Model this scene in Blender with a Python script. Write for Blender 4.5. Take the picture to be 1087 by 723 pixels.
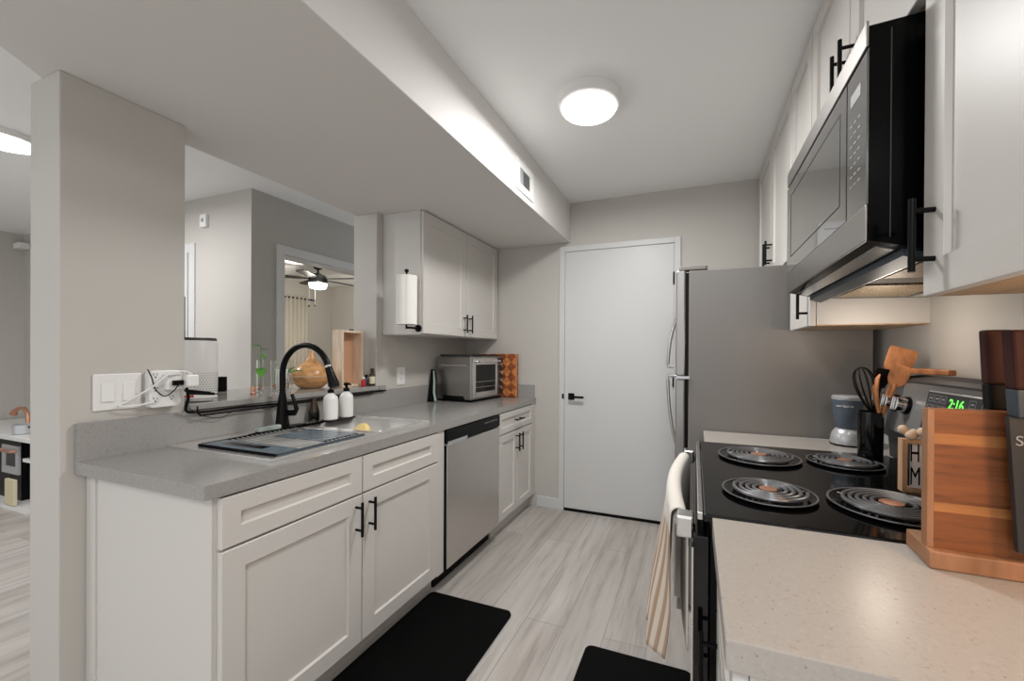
import bpy, bmesh, math, random
from mathutils import Vector, Matrix
random.seed(7)
for o in list(bpy.data.objects): bpy.data.objects.remove(o, do_unlink=True)
scene = bpy.context.scene
C = scene.collection
PI = math.pi
# ---------------------------------------------------------------- camera
F, YAW, PIT, ROL = 422.233, math.radians(20.46024), math.radians(-.185288), math.radians(.33681)
fw = Vector((-math.sin(YAW)*math.cos(PIT), math.cos(YAW)*math.cos(PIT), math.sin(PIT)))
rt = Vector((math.cos(YAW), math.sin(YAW), 0)); up = rt.cross(fw)
r2 = rt*math.cos(ROL)+up*math.sin(ROL); u2 = -rt*math.sin(ROL)+up*math.cos(ROL)
cd = bpy.data.cameras.new('camera'); cam = bpy.data.objects.new('camera', cd); C.objects.link(cam)
m = Matrix((r2, u2, -fw)).transposed().to_4x4(); m.translation = Vector((0, 0, 1.235)); cam.matrix_world = m
cd.sensor_width = 36; cd.lens = F/1087*36; cd.shift_x = -36.5/1087; cd.shift_y = 16.1/1087; cd.clip_start = .05
scene.camera = cam
# ---------------------------------------------------------------- light
vs = scene.view_settings
vs.view_transform = 'Standard'; vs.look = 'None'; vs.gamma = 1; vs.use_curve_mapping = False
vs.exposure = 0.19
w = bpy.data.worlds.new('world'); scene.world = w; w.use_nodes = True
w.node_tree.nodes['Background'].inputs[0].default_value = (.93, .96, 1, 1)
w.node_tree.nodes['Background'].inputs[1].default_value = .92
def area(name, loc, size, power, col, rot=(0, 0, 0), shape='DISK', size_y=None):
    l = bpy.data.lights.new(name, 'AREA'); l.shape = shape; l.size = size; l.energy = power; l.color = col
    if size_y: l.size_y = size_y
    o = bpy.data.objects.new(name, l); C.objects.link(o); o.location = loc; o.rotation_euler = rot
    return o
def point(name, loc, r, power, col):
    l = bpy.data.lights.new(name, 'POINT'); l.shadow_soft_size = r; l.energy = power; l.color = col
    o = bpy.data.objects.new(name, l); C.objects.link(o); o.location = loc; return o
area('kitchen_lamp_light', (-.469, 1.802, 2.35), .25, 19, (1, .995, .985))
area('entry_fill_light', (.30, -1.05, 2.4), .5, 30, (1, .995, .985))  # added fill from behind the camera, no known fixture
area('living_lamp_light', (-3.60, 1.0, 2.36), .26, 20, (1, 1, 1))
area('dining_fill_light', (-3.2, -1.6, 2.38), .5, 18, (1, 1, 1))  # unseen fill light, added over the dining side
point('bedroom_fan_light', (-4.62, 3.83, 2.02), .06, 40, (1, .95, .86))
point('under_cabinet_light', (.655, .52, 1.29), .04, 3.4, (1, .68, .42))
point('hood_lamp_glow', (.54, 1.52, 1.31), .05, 1.0, (1, .88, .76))

# ---------------------------------------------------------------- materials
def mat(name, col, rough=.5, metal=0, spec=.5, emit=None, estr=0, trans=0, alpha=1, ior=1.45, coat=0):
    m = bpy.data.materials.new(name); m.use_nodes = True
    b = m.node_tree.nodes['Principled BSDF']
    b.inputs['Base Color'].default_value = (*col, 1); b.inputs['Roughness'].default_value = rough
    b.inputs['Metallic'].default_value = metal; b.inputs['IOR'].default_value = ior
    b.inputs['Transmission Weight'].default_value = trans; b.inputs['Coat Weight'].default_value = coat
    b.inputs['Specular IOR Level'].default_value = spec
    if emit: b.inputs['Emission Color'].default_value = (*emit, 1); b.inputs['Emission Strength'].default_value = estr
    return m
def nodes(m): return m.node_tree.nodes, m.node_tree.links, m.node_tree.nodes['Principled BSDF']
def coords(m, scale=(1, 1, 1), rot=(0, 0, 0)):
    n, l, b = nodes(m); tc = n.new('ShaderNodeNewGeometry') if False else n.new('ShaderNodeTexCoord'); mp = n.new('ShaderNodeMapping')
    l.new(tc.outputs['Object'], mp.inputs[0]); mp.inputs['Scale'].default_value = scale; mp.inputs['Rotation'].default_value = rot
    return mp.outputs[0]
def ramp(m, src, stops):
    n, l, b = nodes(m); r = n.new('ShaderNodeValToRGB'); l.new(src, r.inputs[0])
    e = r.color_ramp.elements
    while len(e) < len(stops): e.new(.5)
    for i, (p, c) in enumerate(stops): e[i].position = p; e[i].color = (*c, 1)
    return r.outputs[0]
def noise(m, vec, scale, detail=4, rough=.6):
    n, l, b = nodes(m); t = n.new('ShaderNodeTexNoise'); l.new(vec, t.inputs['Vector'])
    t.inputs['Scale'].default_value = scale; t.inputs['Detail'].default_value = detail; t.inputs['Roughness'].default_value = rough
    return t.outputs['Fac']
def mix(m, fac, a, b2, mode='MIX'):
    n, l, b = nodes(m); x = n.new('ShaderNodeMix'); x.data_type = 'RGBA'; x.blend_type = mode
    for s, v in ((x.inputs[0], fac), (x.inputs[6], a), (x.inputs[7], b2)):
        if isinstance(v, (int, float)): s.default_value = v
        elif isinstance(v, tuple): s.default_value = (*v, 1)
        else: l.new(v, s)
    return x.outputs[2]
def base(m, out): m.node_tree.links.new(out, m.node_tree.nodes['Principled BSDF'].inputs['Base Color'])
def bump(m, h, s, d=.001):
    n, l, b = nodes(m); x = n.new('ShaderNodeBump'); x.inputs['Strength'].default_value = s; x.inputs['Distance'].default_value = d
    l.new(h, x.inputs['Height']); l.new(x.outputs[0], b.inputs['Normal'])
M = {}
def wallpaint(name, col, rough=.6):
    m = mat(name, col, rough); v = coords(m); h = noise(m, v, 90, 3); bump(m, h, .12, .001); return m
M['wall'] = wallpaint('wall_paint', (.54, .515, .475), .55)
M['hallwall'] = wallpaint('hallway_wall', (.45, .44, .41), .55)  # hallway wall, a darker tone than the living room walls
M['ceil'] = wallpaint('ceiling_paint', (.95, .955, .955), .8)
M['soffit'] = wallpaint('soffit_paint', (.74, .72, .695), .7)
M['cab'] = mat('cabinet_white', (.62, .595, .56), .38)
M['trim'] = mat('trim_white', (.63, .63, .62), .4)
M['plastic'] = mat('white_plastic', (.82, .81, .79), .35)
M['black'] = mat('black_metal', (.004, .004, .004), .35, spec=.15)
M['gloss'] = mat('gloss_black', (.003, .003, .003), .08, spec=.45)
M['glossdull'] = mat('satin_black', (.002, .002, .002), .15, spec=.12)
M['rubber'] = mat('black_rubber', (.003, .003, .003), .6, spec=.06)
M['dark'] = mat('dark_grey', (.035, .036, .038), .5)
M['glass'] = mat('clear_glass', (.95, .97, .96), .02, trans=1, ior=1.45)
M['amber'] = mat('amber_glass', (.055, .035, .022), .15)
M['lamp'] = mat('lamp_diffuser', (1, 1, 1), .5, emit=(1, .98, .95), estr=6)
M['fanlamp'] = mat('fan_lamp_glass', (1, 1, 1), .5, emit=(1, .95, .85), estr=5)
M['copper'] = mat('copper', (.55, .27, .17), .35, metal=.6)
M['green'] = mat('leaf_green', (.10, .30, .03), .5)
M['stem'] = mat('stem_brown', (.25, .19, .08), .6)
M['yellow'] = mat('yellow_sponge', (.80, .62, .25), .8)
M['red'] = mat('red_plastic', (.5, .03, .03), .4)
M['navy'] = mat('dark_label', (.03, .05, .10), .4)
M['cream'] = mat('cream_paint', (.70, .62, .42), .5)
M['tan'] = mat('tan_board', (.58, .33, .20), .75)
M['curtain'] = mat('curtain_cloth', (.62, .58, .50), .9)
M['slate'] = mat('slate_blue_metal', (.05, .068, .085), .4, metal=.2)
M['cupblue'] = mat('blue_grey_cup', (.085, .105, .135), .25)
M['cuplid'] = mat('silver_plastic', (.55, .56, .57), .3, metal=.4)
M['screen'] = mat('green_digits', (.02, .3, .02), .5, emit=(.15, 1, .1), estr=1.6)
M['greylabel'] = mat('grey_legend', (.35, .36, .36), .5)
M['mwglass'] = mat('microwave_glass', (.10, .10, .098), .07, spec=1.0, coat=1)
M['paper'] = mat('paper_towel_white', (.84, .82, .77), .9)
M['trayglass'] = mat('blue_grey_tray', (.13, .17, .20), .18)
M['pale'] = mat('pale_wood', (.66, .50, .36), .55)
M['warmlabel'] = mat('cream_label', (.70, .66, .50), .6)
def steel(name, col, rough, stretch, metal=1):
    m = mat(name, col, rough, metal=metal); v = coords(m, stretch); h = noise(m, v, 6, 3)
    n, l, b = nodes(m); mr = n.new('ShaderNodeMapRange'); l.new(h, mr.inputs[0]); mr.inputs[3].default_value = rough-.06; mr.inputs[4].default_value = rough+.08
    l.new(mr.outputs[0], b.inputs['Roughness']); return m
M['steel'] = steel('brushed_steel', (.66, .63, .60), .32, (60, 60, .6))
M['mwsteel'] = steel('microwave_steel', (.36, .345, .33), .34, (60, 60, .6))
M['steelh'] = steel('brushed_steel_flat', (.68, .67, .65), .24, (1, 60, 60))
M['rim'] = mat('polished_rim', (.90, .89, .87), .22, metal=.8)
M['bowl'] = mat('bowl_steel', (.72, .71, .69), .30, metal=.7)
M['chrome'] = mat('chrome', (.75, .75, .75), .12, metal=1)
M['coil'] = mat('coil_dark_metal', (.19, .19, .195), .32, metal=.6)
M['fridgeside'] = mat('fridge_side_grey', (.20, .187, .173), .36, spec=.6)
bump(M['fridgeside'], noise(M['fridgeside'], coords(M['fridgeside']), 300, 2), .15, .001)
def quartz(name, colr, dark, light, amt=.5, rgh=.16):
    m = mat(name, colr, rgh, spec=.5); v = coords(m)
    a = ramp(m, noise(m, v, 160, 2, .5), [(.0, dark), (.30, dark), (.42, colr), (.60, colr), (.72, light)])
    n, l, b = nodes(m); vo = n.new('ShaderNodeTexVoronoi'); l.new(v, vo.inputs['Vector']); vo.inputs['Scale'].default_value = 55
    spot = ramp(m, vo.outputs['Distance'], [(.0, (1, 1, 1)), (.07, (1, 1, 1)), (.11, (0, 0, 0))])
    base(m, mix(m, spot, mix(m, amt, colr, a), dark)); return m
M['quartz'] = quartz('grey_quartz', (.325, .313, .297), (.23, .22, .21), (.41, .395, .38))
M['quartzb'] = quartz('beige_quartz', (.39, .36, .325), (.29, .235, .19), (.50, .46, .42), .28, .26)
def floor_mat():
    m = mat('oak_plank', (.5, .45, .4), .42); n, l, b = nodes(m)
    v = coords(m, rot=(0, 0, PI/2))
    br = n.new('ShaderNodeTexBrick'); l.new(v, br.inputs['Vector'])
    br.offset = .37; br.inputs['Scale'].default_value = 1; br.inputs['Mortar Size'].default_value = .0022
    br.inputs['Brick Width'].default_value = 1.25; br.inputs['Row Height'].default_value = .183; br.inputs['Bias'].default_value = 0
    br.inputs['Color1'].default_value = (0, 0, 0, 1); br.inputs['Color2'].default_value = (1, 1, 1, 1); br.inputs['Mortar'].default_value = (.5, .5, .5, 1)
    tone = ramp(m, br.outputs['Color'], [(0, (.46, .425, .40)), (.35, (.53, .50, .47)), (.65, (.42, .39, .365)), (1, (.50, .465, .43))])
    g = noise(m, coords(m, (16, 1.1, 1)), 1.6, 8, .65)
    grain = ramp(m, g, [(.25, (.60, .57, .55)), (.5, (1, 1, 1)), (.75, (1.16, 1.14, 1.12))])
    k = noise(m, coords(m, (5, .9, 1)), 1.3, 4, .5)
    knot = ramp(m, k, [(.3, (.86, .84, .82)), (.6, (1.05, 1.05, 1.05))])
    c = mix(m, 1.0, mix(m, 1.0, tone, grain, 'MULTIPLY'), knot, 'MULTIPLY')
    c = mix(m, br.outputs['Fac'], c, (.33, .30, .275)); base(m, c)
    bump(m, g, .15, .001); return m
M['floor'] = floor_mat()
def wood(name, a, b2, scale=(1, 1, 12), rough=.45, sc=4):
    m = mat(name, a, rough); v = coords(m, scale)
    base(m, ramp(m, noise(m, v, sc, 6, .6), [(.28, b2), (.5, a), (.72, tuple(min(1, x*1.25) for x in a))])); return m
M['acacia'] = wood('acacia_wood', (.23, .078, .025), (.065, .020, .008), (1.2, 2, 15))
M['acacialight'] = wood('acacia_light_strip', (.40, .165, .052), (.30, .115, .035), (2, 2, 16))
M['acaciaedge'] = wood('acacia_edge', (.34, .165, .085), (.24, .11, .05), (8, 2, 2))
M['spoon'] = wood('olive_wood', (.38, .155, .058), (.17, .062, .022), (14, 3, 4))
M['onion'] = wood('diffuser_wood', (.62, .33, .14), (.30, .12, .04), (5, 9, 22), .28, 2.2)
M['handlewood'] = wood('rosewood', (.045, .017, .014), (.02, .006, .006), (8, 8, 2), .6)
M['handlewood'].node_tree.nodes['Principled BSDF'].inputs['Specular IOR Level'].default_value = .15
M['signwood'] = wood('sign_wood', (.50, .31, .18), (.38, .22, .12), (12, 12, 1.5))
M['birch'] = wood('birch_wood', (.72, .58, .44), (.60, .46, .33), (12, 12, 1.5))
M['underwood'] = wood('cabinet_underside_wood', (.50, .34, .20), (.38, .25, .15), (8, 1, 1))
def endgrain():
    m = mat('end_grain_board', (.5, .2, .07), .35); n, l, b = nodes(m)
    v = coords(m, (1, 1, 1), (0, PI/4, 0)); c = n.new('ShaderNodeTexChecker'); l.new(v, c.inputs[0]); c.inputs['Scale'].default_value = 17
    c.inputs[1].default_value = (.55, .22, .075, 1); c.inputs[2].default_value = (.26, .075, .03, 1)
    base(m, mix(m, 1.0, c.outputs[0], ramp(m, noise(m, coords(m, (4, 4, 4)), 8), [(.3, (.6, .55, .5)), (.7, (1.5, 1.4, 1.3))]), 'MULTIPLY')); return m
M['endgrain'] = endgrain()
def towelmat():
    m = mat('towel_cloth', (.7, .62, .53), .95); n, l, b = nodes(m); uv = n.new('ShaderNodeUVMap')
    sep = n.new('ShaderNodeSeparateXYZ'); l.new(uv.outputs[0], sep.inputs[0])
    ml = n.new('ShaderNodeMath'); ml.operation = 'MULTIPLY'; l.new(sep.outputs[0], ml.inputs[0]); ml.inputs[1].default_value = 16
    fr = n.new('ShaderNodeMath'); fr.operation = 'FRACT'; l.new(ml.outputs[0], fr.inputs[0])
    st = ramp(m, fr.outputs[0], [(0, (.36, .25, .17)), (.38, (.40, .28, .20)), (.52, (.62, .53, .44))])
    cut = ramp(m, sep.outputs[1], [(.42, (0, 0, 0)), (.46, (1, 1, 1))])
    base(m, mix(m, cut, (.74, .70, .64), st)); return m
M['towel'] = towelmat()
def meshmat():
    m = mat('filter_mesh', (.3, .22, .13), .5, metal=.5); v = coords(m)
    base(m, ramp(m, noise(m, v, 260, 2), [(.4, (.10, .07, .04)), (.6, (.42, .33, .22))])); return m
M['filter'] = meshmat()

# ---------------------------------------------------------------- helpers
def B(): return bmesh.new()
def box(bm, x0, x1, y0, y1, z0, z1):
    x0, x1 = sorted((x0, x1)); y0, y1 = sorted((y0, y1)); z0, z1 = sorted((z0, z1))
    v = [bm.verts.new(p) for p in ((x0, y0, z0), (x1, y0, z0), (x1, y1, z0), (x0, y1, z0), (x0, y0, z1), (x1, y0, z1), (x1, y1, z1), (x0, y1, z1))]
    for f in ((0, 3, 2, 1), (4, 5, 6, 7), (0, 1, 5, 4), (1, 2, 6, 5), (2, 3, 7, 6), (3, 0, 4, 7)): bm.faces.new([v[i] for i in f])
    return bm
def bx(*a): return box(B(), *a)
def hexa(bm, pts):
    v = [bm.verts.new(p) for p in pts]
    for f in ((0, 3, 2, 1), (4, 5, 6, 7), (0, 1, 5, 4), (1, 2, 6, 5), (2, 3, 7, 6), (3, 0, 4, 7)): bm.faces.new([v[i] for i in f])
    return bm
def frame_of(d):
    d = d.normalized(); a = Vector((0, 0, 1)) if abs(d.z) < .9 else Vector((1, 0, 0))
    u = d.cross(a).normalized(); return u, d.cross(u).normalized()
def tube(bm, pts, r, seg=12, cap=True, flat=1):
    pts = [Vector(p) for p in pts]; rs = r if isinstance(r, (list, tuple)) else [r]*len(pts)
    rings = []; u = None
    for i, p in enumerate(pts):
        d = (pts[min(i+1, len(pts)-1)]-pts[max(i-1, 0)]).normalized()
        if u is None: u, v = frame_of(d)
        else:
            u = (u-d*u.dot(d)).normalized(); v = d.cross(u)
        rings.append([bm.verts.new(p+(u*math.cos(2*PI*k/seg)+v*flat*math.sin(2*PI*k/seg))*rs[i]) for k in range(seg)])
    for a, b in zip(rings, rings[1:]):
        for k in range(seg): bm.faces.new((a[k], a[(k+1) % seg], b[(k+1) % seg], b[k]))
    if cap: bm.faces.new(rings[0][::-1]); bm.faces.new(rings[-1])
    return bm
def cyl(bm, p0, p1, r, r1=None, seg=24): return tube(bm, [p0, p1], [r, r if r1 is None else r1], seg)
def lathe(bm, c, prof, seg=32, axis='z', cap=True):
    rings = []
    for r, h in prof:
        ring = []
        for k in range(seg):
            a = 2*PI*k/seg; q = (max(r, 1e-4)*math.cos(a), max(r, 1e-4)*math.sin(a), h)
            if axis == 'x': q = (q[2], q[0], q[1])
            if axis == 'y': q = (q[1], q[2], q[0])
            ring.append(bm.verts.new((c[0]+q[0], c[1]+q[1], c[2]+q[2])))
        rings.append(ring)
    for a, b in zip(rings, rings[1:]):
        for k in range(seg): bm.faces.new((a[k], a[(k+1) % seg], b[(k+1) % seg], b[k]))
    if cap: bm.faces.new(rings[0][::-1]); bm.faces.new(rings[-1])
    else:
        a, b = rings[-1], rings[0]
        for k in range(seg): bm.faces.new((a[k], a[(k+1) % seg], b[(k+1) % seg], b[k]))
    return bm
def prism(bm, pts, z0, z1, axis='z'):
    def q(p, h): return {'z': (p[0], p[1], h), 'x': (h, p[0], p[1]), 'y': (p[0], h, p[1])}[axis]
    a = [bm.verts.new(q(p, z0)) for p in pts]; b = [bm.verts.new(q(p, z1)) for p in pts]
    bm.faces.new(a[::-1]); bm.faces.new(b); n = len(pts)
    for k in range(n): bm.faces.new((a[k], a[(k+1) % n], b[(k+1) % n], b[k]))
    return bm
def rrect(x0, x1, y0, y1, r, n=5):
    out = []
    for cx, cy, a0 in ((x1-r, y1-r, 0), (x0+r, y1-r, PI/2), (x0+r, y0+r, PI), (x1-r, y0+r, 1.5*PI)):
        for i in range(n+1): a = a0+PI/2*i/n; out.append((cx+r*math.cos(a), cy+r*math.sin(a)))
    return out
def obj(name, bm, m, parent=None, bev=0, smooth=False, kind=None, label=None, cat=None, group=None):
    bmesh.ops.recalc_face_normals(bm, faces=bm.faces)
    if parent is not None:
        off = Vector(parent['_org'])
    else:
        lo = Vector([min(v.co[i] for v in bm.verts) for i in range(3)]); hi = Vector([max(v.co[i] for v in bm.verts) for i in range(3)])
        off = Vector(((lo.x+hi.x)/2, (lo.y+hi.y)/2, lo.z))
        if kind == 'structure': off = Vector((0, 0, 0))
    bmesh.ops.translate(bm, verts=bm.verts, vec=-off)
    me = bpy.data.meshes.new(name); bm.to_mesh(me); bm.free(); me.materials.append(m)
    if smooth:
        for p in me.polygons: p.use_smooth = True
    o = bpy.data.objects.new(name, me); C.objects.link(o)
    if parent is not None: o.parent = parent
    else: o.location = off
    o['_org'] = tuple(off)
    if bev:
        b = o.modifiers.new('bevel', 'BEVEL'); b.width = bev; b.segments = 2; b.limit_method = 'ANGLE'; b.angle_limit = .6
    if smooth:
        try: me.set_sharp_from_angle(angle=.75)
        except Exception: pass
    if kind: o['kind'] = kind
    if label: o['label'] = label
    if cat: o['category'] = cat
    if group: o['group'] = group
    return o
def thing(name, label, cat, loc, group=None, kind=None):
    o = bpy.data.objects.new(name, None); C.objects.link(o); o.location = loc; o['_org'] = tuple(loc); o.empty_display_size = .05
    if label: o['label'] = label
    if cat: o['category'] = cat
    if group: o['group'] = group
    if kind: o['kind'] = kind
    return o
def st(name, bm, m, parent=None, **k): return obj(name, bm, m, parent, kind='structure' if parent is None else None, **k)
def text(name, s, size, mtx, m, parent, extrude=.0004):
    cu = bpy.data.curves.new(name, 'FONT'); cu.body = s; cu.size = size; cu.align_x = 'CENTER'; cu.align_y = 'CENTER'; cu.extrude = extrude
    t = bpy.data.objects.new(name, cu); C.objects.link(t); bpy.context.view_layer.update()
    dg = bpy.context.evaluated_depsgraph_get(); me = bpy.data.meshes.new_from_object(t.evaluated_get(dg)); bpy.data.objects.remove(t)
    me.transform(mtx); me.transform(Matrix.Translation(-Vector(parent['_org'])))
    me.materials.clear(); me.materials.append(m)
    o = bpy.data.objects.new(name, me); C.objects.link(o); o.parent = parent; o['_org'] = parent['_org']; return o
def facing(loc, right, upv):
    r = Vector(right).normalized(); u = Vector(upv).normalized(); n = r.cross(u)
    mt = Matrix((r, u, n)).transposed().to_4x4(); mt.translation = Vector(loc); return mt
def shaker(xf, d, y0, y1, z0, z1, rail=.062, t=.019, rec=.009):
    """one-piece recessed door on a plane x = xf, facing d (+1/-1) along x"""
    bm = B(); xb = xf-d*t
    yi0, yi1, zi0, zi1 = y0+rail, y1-rail, z0+rail, z1-rail; b = .004
    def loop(x, a0, a1, b0, b1): return [bm.verts.new(p) for p in ((x, a0, b0), (x, a1, b0), (x, a1, b1), (x, a0, b1))]
    L = [loop(xb, y0, y1, z0, z1), loop(xf-d*.0015, y0, y1, z0, z1), loop(xf, y0+.0015, y1-.0015, z0+.0015, z1-.0015), loop(xf, yi0, yi1, zi0, zi1),
         loop(xf-d*rec, yi0+b, yi1-b, zi0+b, zi1-b)]
    bm.faces.new(L[0])
    for a, c in zip(L, L[1:]):
        for k in range(4): bm.faces.new((a[k], a[(k+1) % 4], c[(k+1) % 4], c[k]))
    bm.faces.new(L[-1]); return bm
def pull(xf, d, y, z0, z1, horiz=False, r=.0055, out=.032):
    bm = B()
    if not horiz:
        cyl(bm, (xf+d*out, y, z0), (xf+d*out, y, z1), r, seg=12); e = (z1-z0)*.17
        for z in (z0+e, z1-e): cyl(bm, (xf, y, z), (xf+d*out, y, z), r*.85, seg=10)
    else:
        cyl(bm, (xf+d*out, z0, y), (xf+d*out, z1, y), r, seg=12); e = (z1-z0)*.17
        for yy in (z0+e, z1-e): cyl(bm, (xf, yy, y), (xf+d*out, yy, y), r*.85, seg=10)
    return bm

# ---------------------------------------------------------------- room shell
D = 3.015; XL = -1.872; XLb = -2.06; XR = .738; CH = 2.43; SB = 2.12
st('floor', bx(-7.2, 2.2, -2.6, 5.6, -.05, 0), M['floor'])
st('ceiling', bx(-7.2, 2.2, -2.6, 5.6, CH, CH+.08), M['ceil'])
st('wall_back', bx(XLb, XR+.12, D, D+.12, 0, CH), M['wall'])
st('wall_right', bx(XR, XR+.12, -.4, D, 0, CH), M['wall'])
st('wall_kitchen_column', bx(XLb, XL, .635, .965, 0, SB), M['wall'], bev=.004)
st('wall_pass_through', bx(XLb, XL, .965, 1.965, 0, 1.005), M['wall'])
st('wall_left', bx(XLb, XL, 1.965, D, 0, SB), M['wall'], bev=.004)
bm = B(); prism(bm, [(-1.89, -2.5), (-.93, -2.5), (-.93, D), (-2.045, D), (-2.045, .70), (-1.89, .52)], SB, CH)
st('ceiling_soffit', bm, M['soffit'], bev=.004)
# living room and bedroom
DX = -3.021
st('wall_living_far', box(bx(-6.46, DX-.12, 1.956, 2.08, 0, CH), DX-.12, DX, 1.956, 1.9598, 0, CH), M['wall'])
st('wall_living_left', bx(-6.58, -6.46, -2.5, 2.08, 0, CH), M['wall'])
y0, y1, zt = 2.20, 3.02, 2.005
bm = B(); box(bm, DX-.12, DX, 1.96, y0, 0, CH); box(bm, DX-.12, DX, y0, y1, zt, CH); box(bm, DX-.12, DX, y1, 5.4, 0, CH)
st('wall_hallway', bm, M['hallwall'])
bm = B()
for a in (DX, DX-.135):
    box(bm, a, a+.015, y0-.06, y0, 0, zt+.07); box(bm, a, a+.015, y1, y1+.06, 0, zt+.07); box(bm, a, a+.015, y0, y1, zt, zt+.07)
box(bm, DX-.12, DX, y0, y0+.012, 0, zt); box(bm, DX-.12, DX, y1-.012, y1, 0, zt); box(bm, DX-.12, DX, y0, y1, zt-.012, zt)
st('trim_bedroom_doorway', bm, M['trim'], bev=.003)
st('wall_bedroom_far', bx(-7.2, DX, 5.40, 5.5, 0, CH), M['wall'])
st('wall_bedroom_side', bx(-6.3, -6.2, 2.08, 5.4, 0, CH), M['wall'])
# doorway casing on the light living-room wall
bm = B(); box(bm, -3.73, -3.66, 1.945, 1.96, 0, 2.09); box(bm, -4.60, -4.53, 1.945, 1.96, 0, 2.09); box(bm, -4.53, -3.73, 1.945, 1.96, 2.02, 2.09)
st('trim_living_door', bm, M['trim'], bev=.003)
d3 = thing('door_2', None, None, (-4.13, 1.95, 0), kind='structure')
obj('door_panel', bx(-4.53, -3.73, 1.935, 1.958, .01, 2.02), M['trim'], d3)
# baseboards
st('baseboard_back', bx(-1.20, -1.012, D-.012, D, 0, .085), M['trim'], bev=.003)
st('baseboard_living_far', bx(-6.46, -4.60, 1.948, 1.96, 0, .085), M['trim'])
st('baseboard_living_left', bx(-6.46, -6.448, -2.4, 1.948, 0, .085), M['trim'])
# kitchen door
bm = B()
box(bm, -1.012, -.968, D-.016, D, 0, 2.088); box(bm, -.142, -.098, D-.016, D, 0, 2.088); box(bm, -.968, -.142, D-.016, D, 2.045, 2.088)
st('trim_kitchen_door', bm, M['trim'], bev=.003)
dr = thing('door_1', None, None, (-.555, D, 0), kind='structure')
obj('door_slab', bx(-.966, -.144, D-.007, D-.0005, .022, 2.043), M['trim'], dr)
obj('threshold', bx(-.968, -.142, D-.012, D-.0004, .0005, .021), M['black'], dr)
h = obj('door_handle', bx(-.935, -.885, D-.013, D-.006, .878, .930), M['black'], dr, bev=.002)
bm = B(); cyl(bm, (-.908, D-.012, .904), (-.908, D-.05, .904), .011, seg=16); box(bm, -.918, -.80, D-.056, D-.042, .896, .913)
obj('lever', bm, M['black'], dr, bev=.002)
obj('strike_plate', bx(-.984, -.969, D-.019, D-.012, .885, .925), M['black'], dr)
for z in (1.79, .30, 1.05): obj('hinge', bx(-.150, -.139, D-.022, D-.008, z-.045, z+.045), M['black'], dr)

# soffit air vent
vt = thing('air_vent', 'white air vent grille on the side of the soffit near the far end', 'vent', (-.929, 2.108, 2.165))
bm = B(); box(bm, -.9295, -.922, 1.985, 2.035, 2.155, 2.325); box(bm, -.9295, -.922, 2.18, 2.232, 2.155, 2.325)
box(bm, -.9295, -.922, 2.035, 2.18, 2.155, 2.195); box(bm, -.9295, -.922, 2.035, 2.18, 2.285, 2.325)
obj('frame', bm, M['plastic'], vt, bev=.001)
obj('backing', bx(-.9297, -.9275, 2.035, 2.18, 2.195, 2.285), M['dark'], vt)
bm = B()
for i in range(7): z = 2.20+i*.0135; hexa(bm, [(-.927, 2.085, z), (-.921, 2.085, z-.004), (-.921, 2.178, z-.004), (-.927, 2.178, z), (-.927, 2.085, z+.003), (-.921, 2.085, z-.001), (-.921, 2.178, z-.001), (-.927, 2.178, z+.003)])
obj('slats', bm, M['cuplid'], vt)
bm = B()
for i in range(4): box(bm, -.9275, -.921, 2.04+i*.011, 2.044+i*.011, 2.197, 2.283)
obj('vertical_slats', bm, M['cuplid'], vt)

# kitchen ceiling fixture
lt = thing('ceiling_light', 'round flush white ceiling light glowing above the kitchen aisle', 'ceiling light', (-.469, 1.802, CH-.06))
obj('housing', lathe(B(), (-.469, 1.802, CH), [(.10, -.001), (.145, -.001), (.145, -.012), (.139, -.046), (.128, -.050), (.1, -.046)], 48), M['plastic'], lt, smooth=True)
obj('diffuser', lathe(B(), (-.469, 1.802, CH), [(.02, -.051), (.127, -.051), (.122, -.060), (.02, -.064)], 48), M['lamp'], lt, smooth=True)
lt2 = thing('ceiling_light', 'round glowing ceiling light in the living room beyond the left opening', 'ceiling light', (-3.60, 1.0, CH-.05))
obj('housing', lathe(B(), (-3.60, 1.0, CH), [(.08, -.001), (.145, -.001), (.145, -.035), (.08, -.035)], 48), M['plastic'], lt2, smooth=True)
obj('diffuser', lathe(B(), (-3.60, 1.0, CH), [(.02, -.036), (.135, -.036), (.13, -.046), (.02, -.05)], 48), M['lamp'], lt2, smooth=True)

# ---------------------------------------------------------------- left run
XF = -1.215
cb = thing('base_cabinet', 'long white shaker sink base cabinet under the grey counter', 'cabinet', (-1.54, 1.23, 0))
bm = B(); box(bm, -1.868, XF-.02, .708, .726, .10, .838); box(bm, -1.868, XF-.02, 1.734, 1.752, .10, .838); box(bm, -1.868, XF-.02, .726, 1.734, .10, .118); box(bm, -1.868, -1.862, .726, 1.734, .118, .838); box(bm, XF-.024, XF-.02, .726, 1.734, .118, .838)
obj('body', bm, M['cab'], cb)
obj('toe_kick', bx(-1.86, -1.295, .715, 1.752, 0, .10), M['cab'], cb)
obj('end_panel', bx(-1.84, XF-.022, .700, .7078, .0, .838), M['cab'], cb)
obj('end_stile', bx(-1.868, -1.815, .695, .7075, .0, .838), M['cab'], cb)
for (a, b) in ((.712, 1.205), (1.211, 1.694)):
    obj('drawer_front', shaker(XF, 1, a, b, .690, .832, rail=.050), M['cab'], cb)
    dd = obj('door', shaker(XF, 1, a, b, .108, .682), M['cab'], cb)
    yy = b-.03 if a < 1 else a+.03
    obj('handle', pull(XF, 1, yy, .535, .665), M['black'], dd, smooth=True)
obj('filler_strip', bx(XF-.02, XF-.004, 1.697, 1.752, .10, .838), M['cab'], cb)
dw = thing('dishwasher', 'stainless steel dishwasher with black control strip between white cabinets', 'dishwasher', (-1.5, 2.06, 0))
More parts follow.
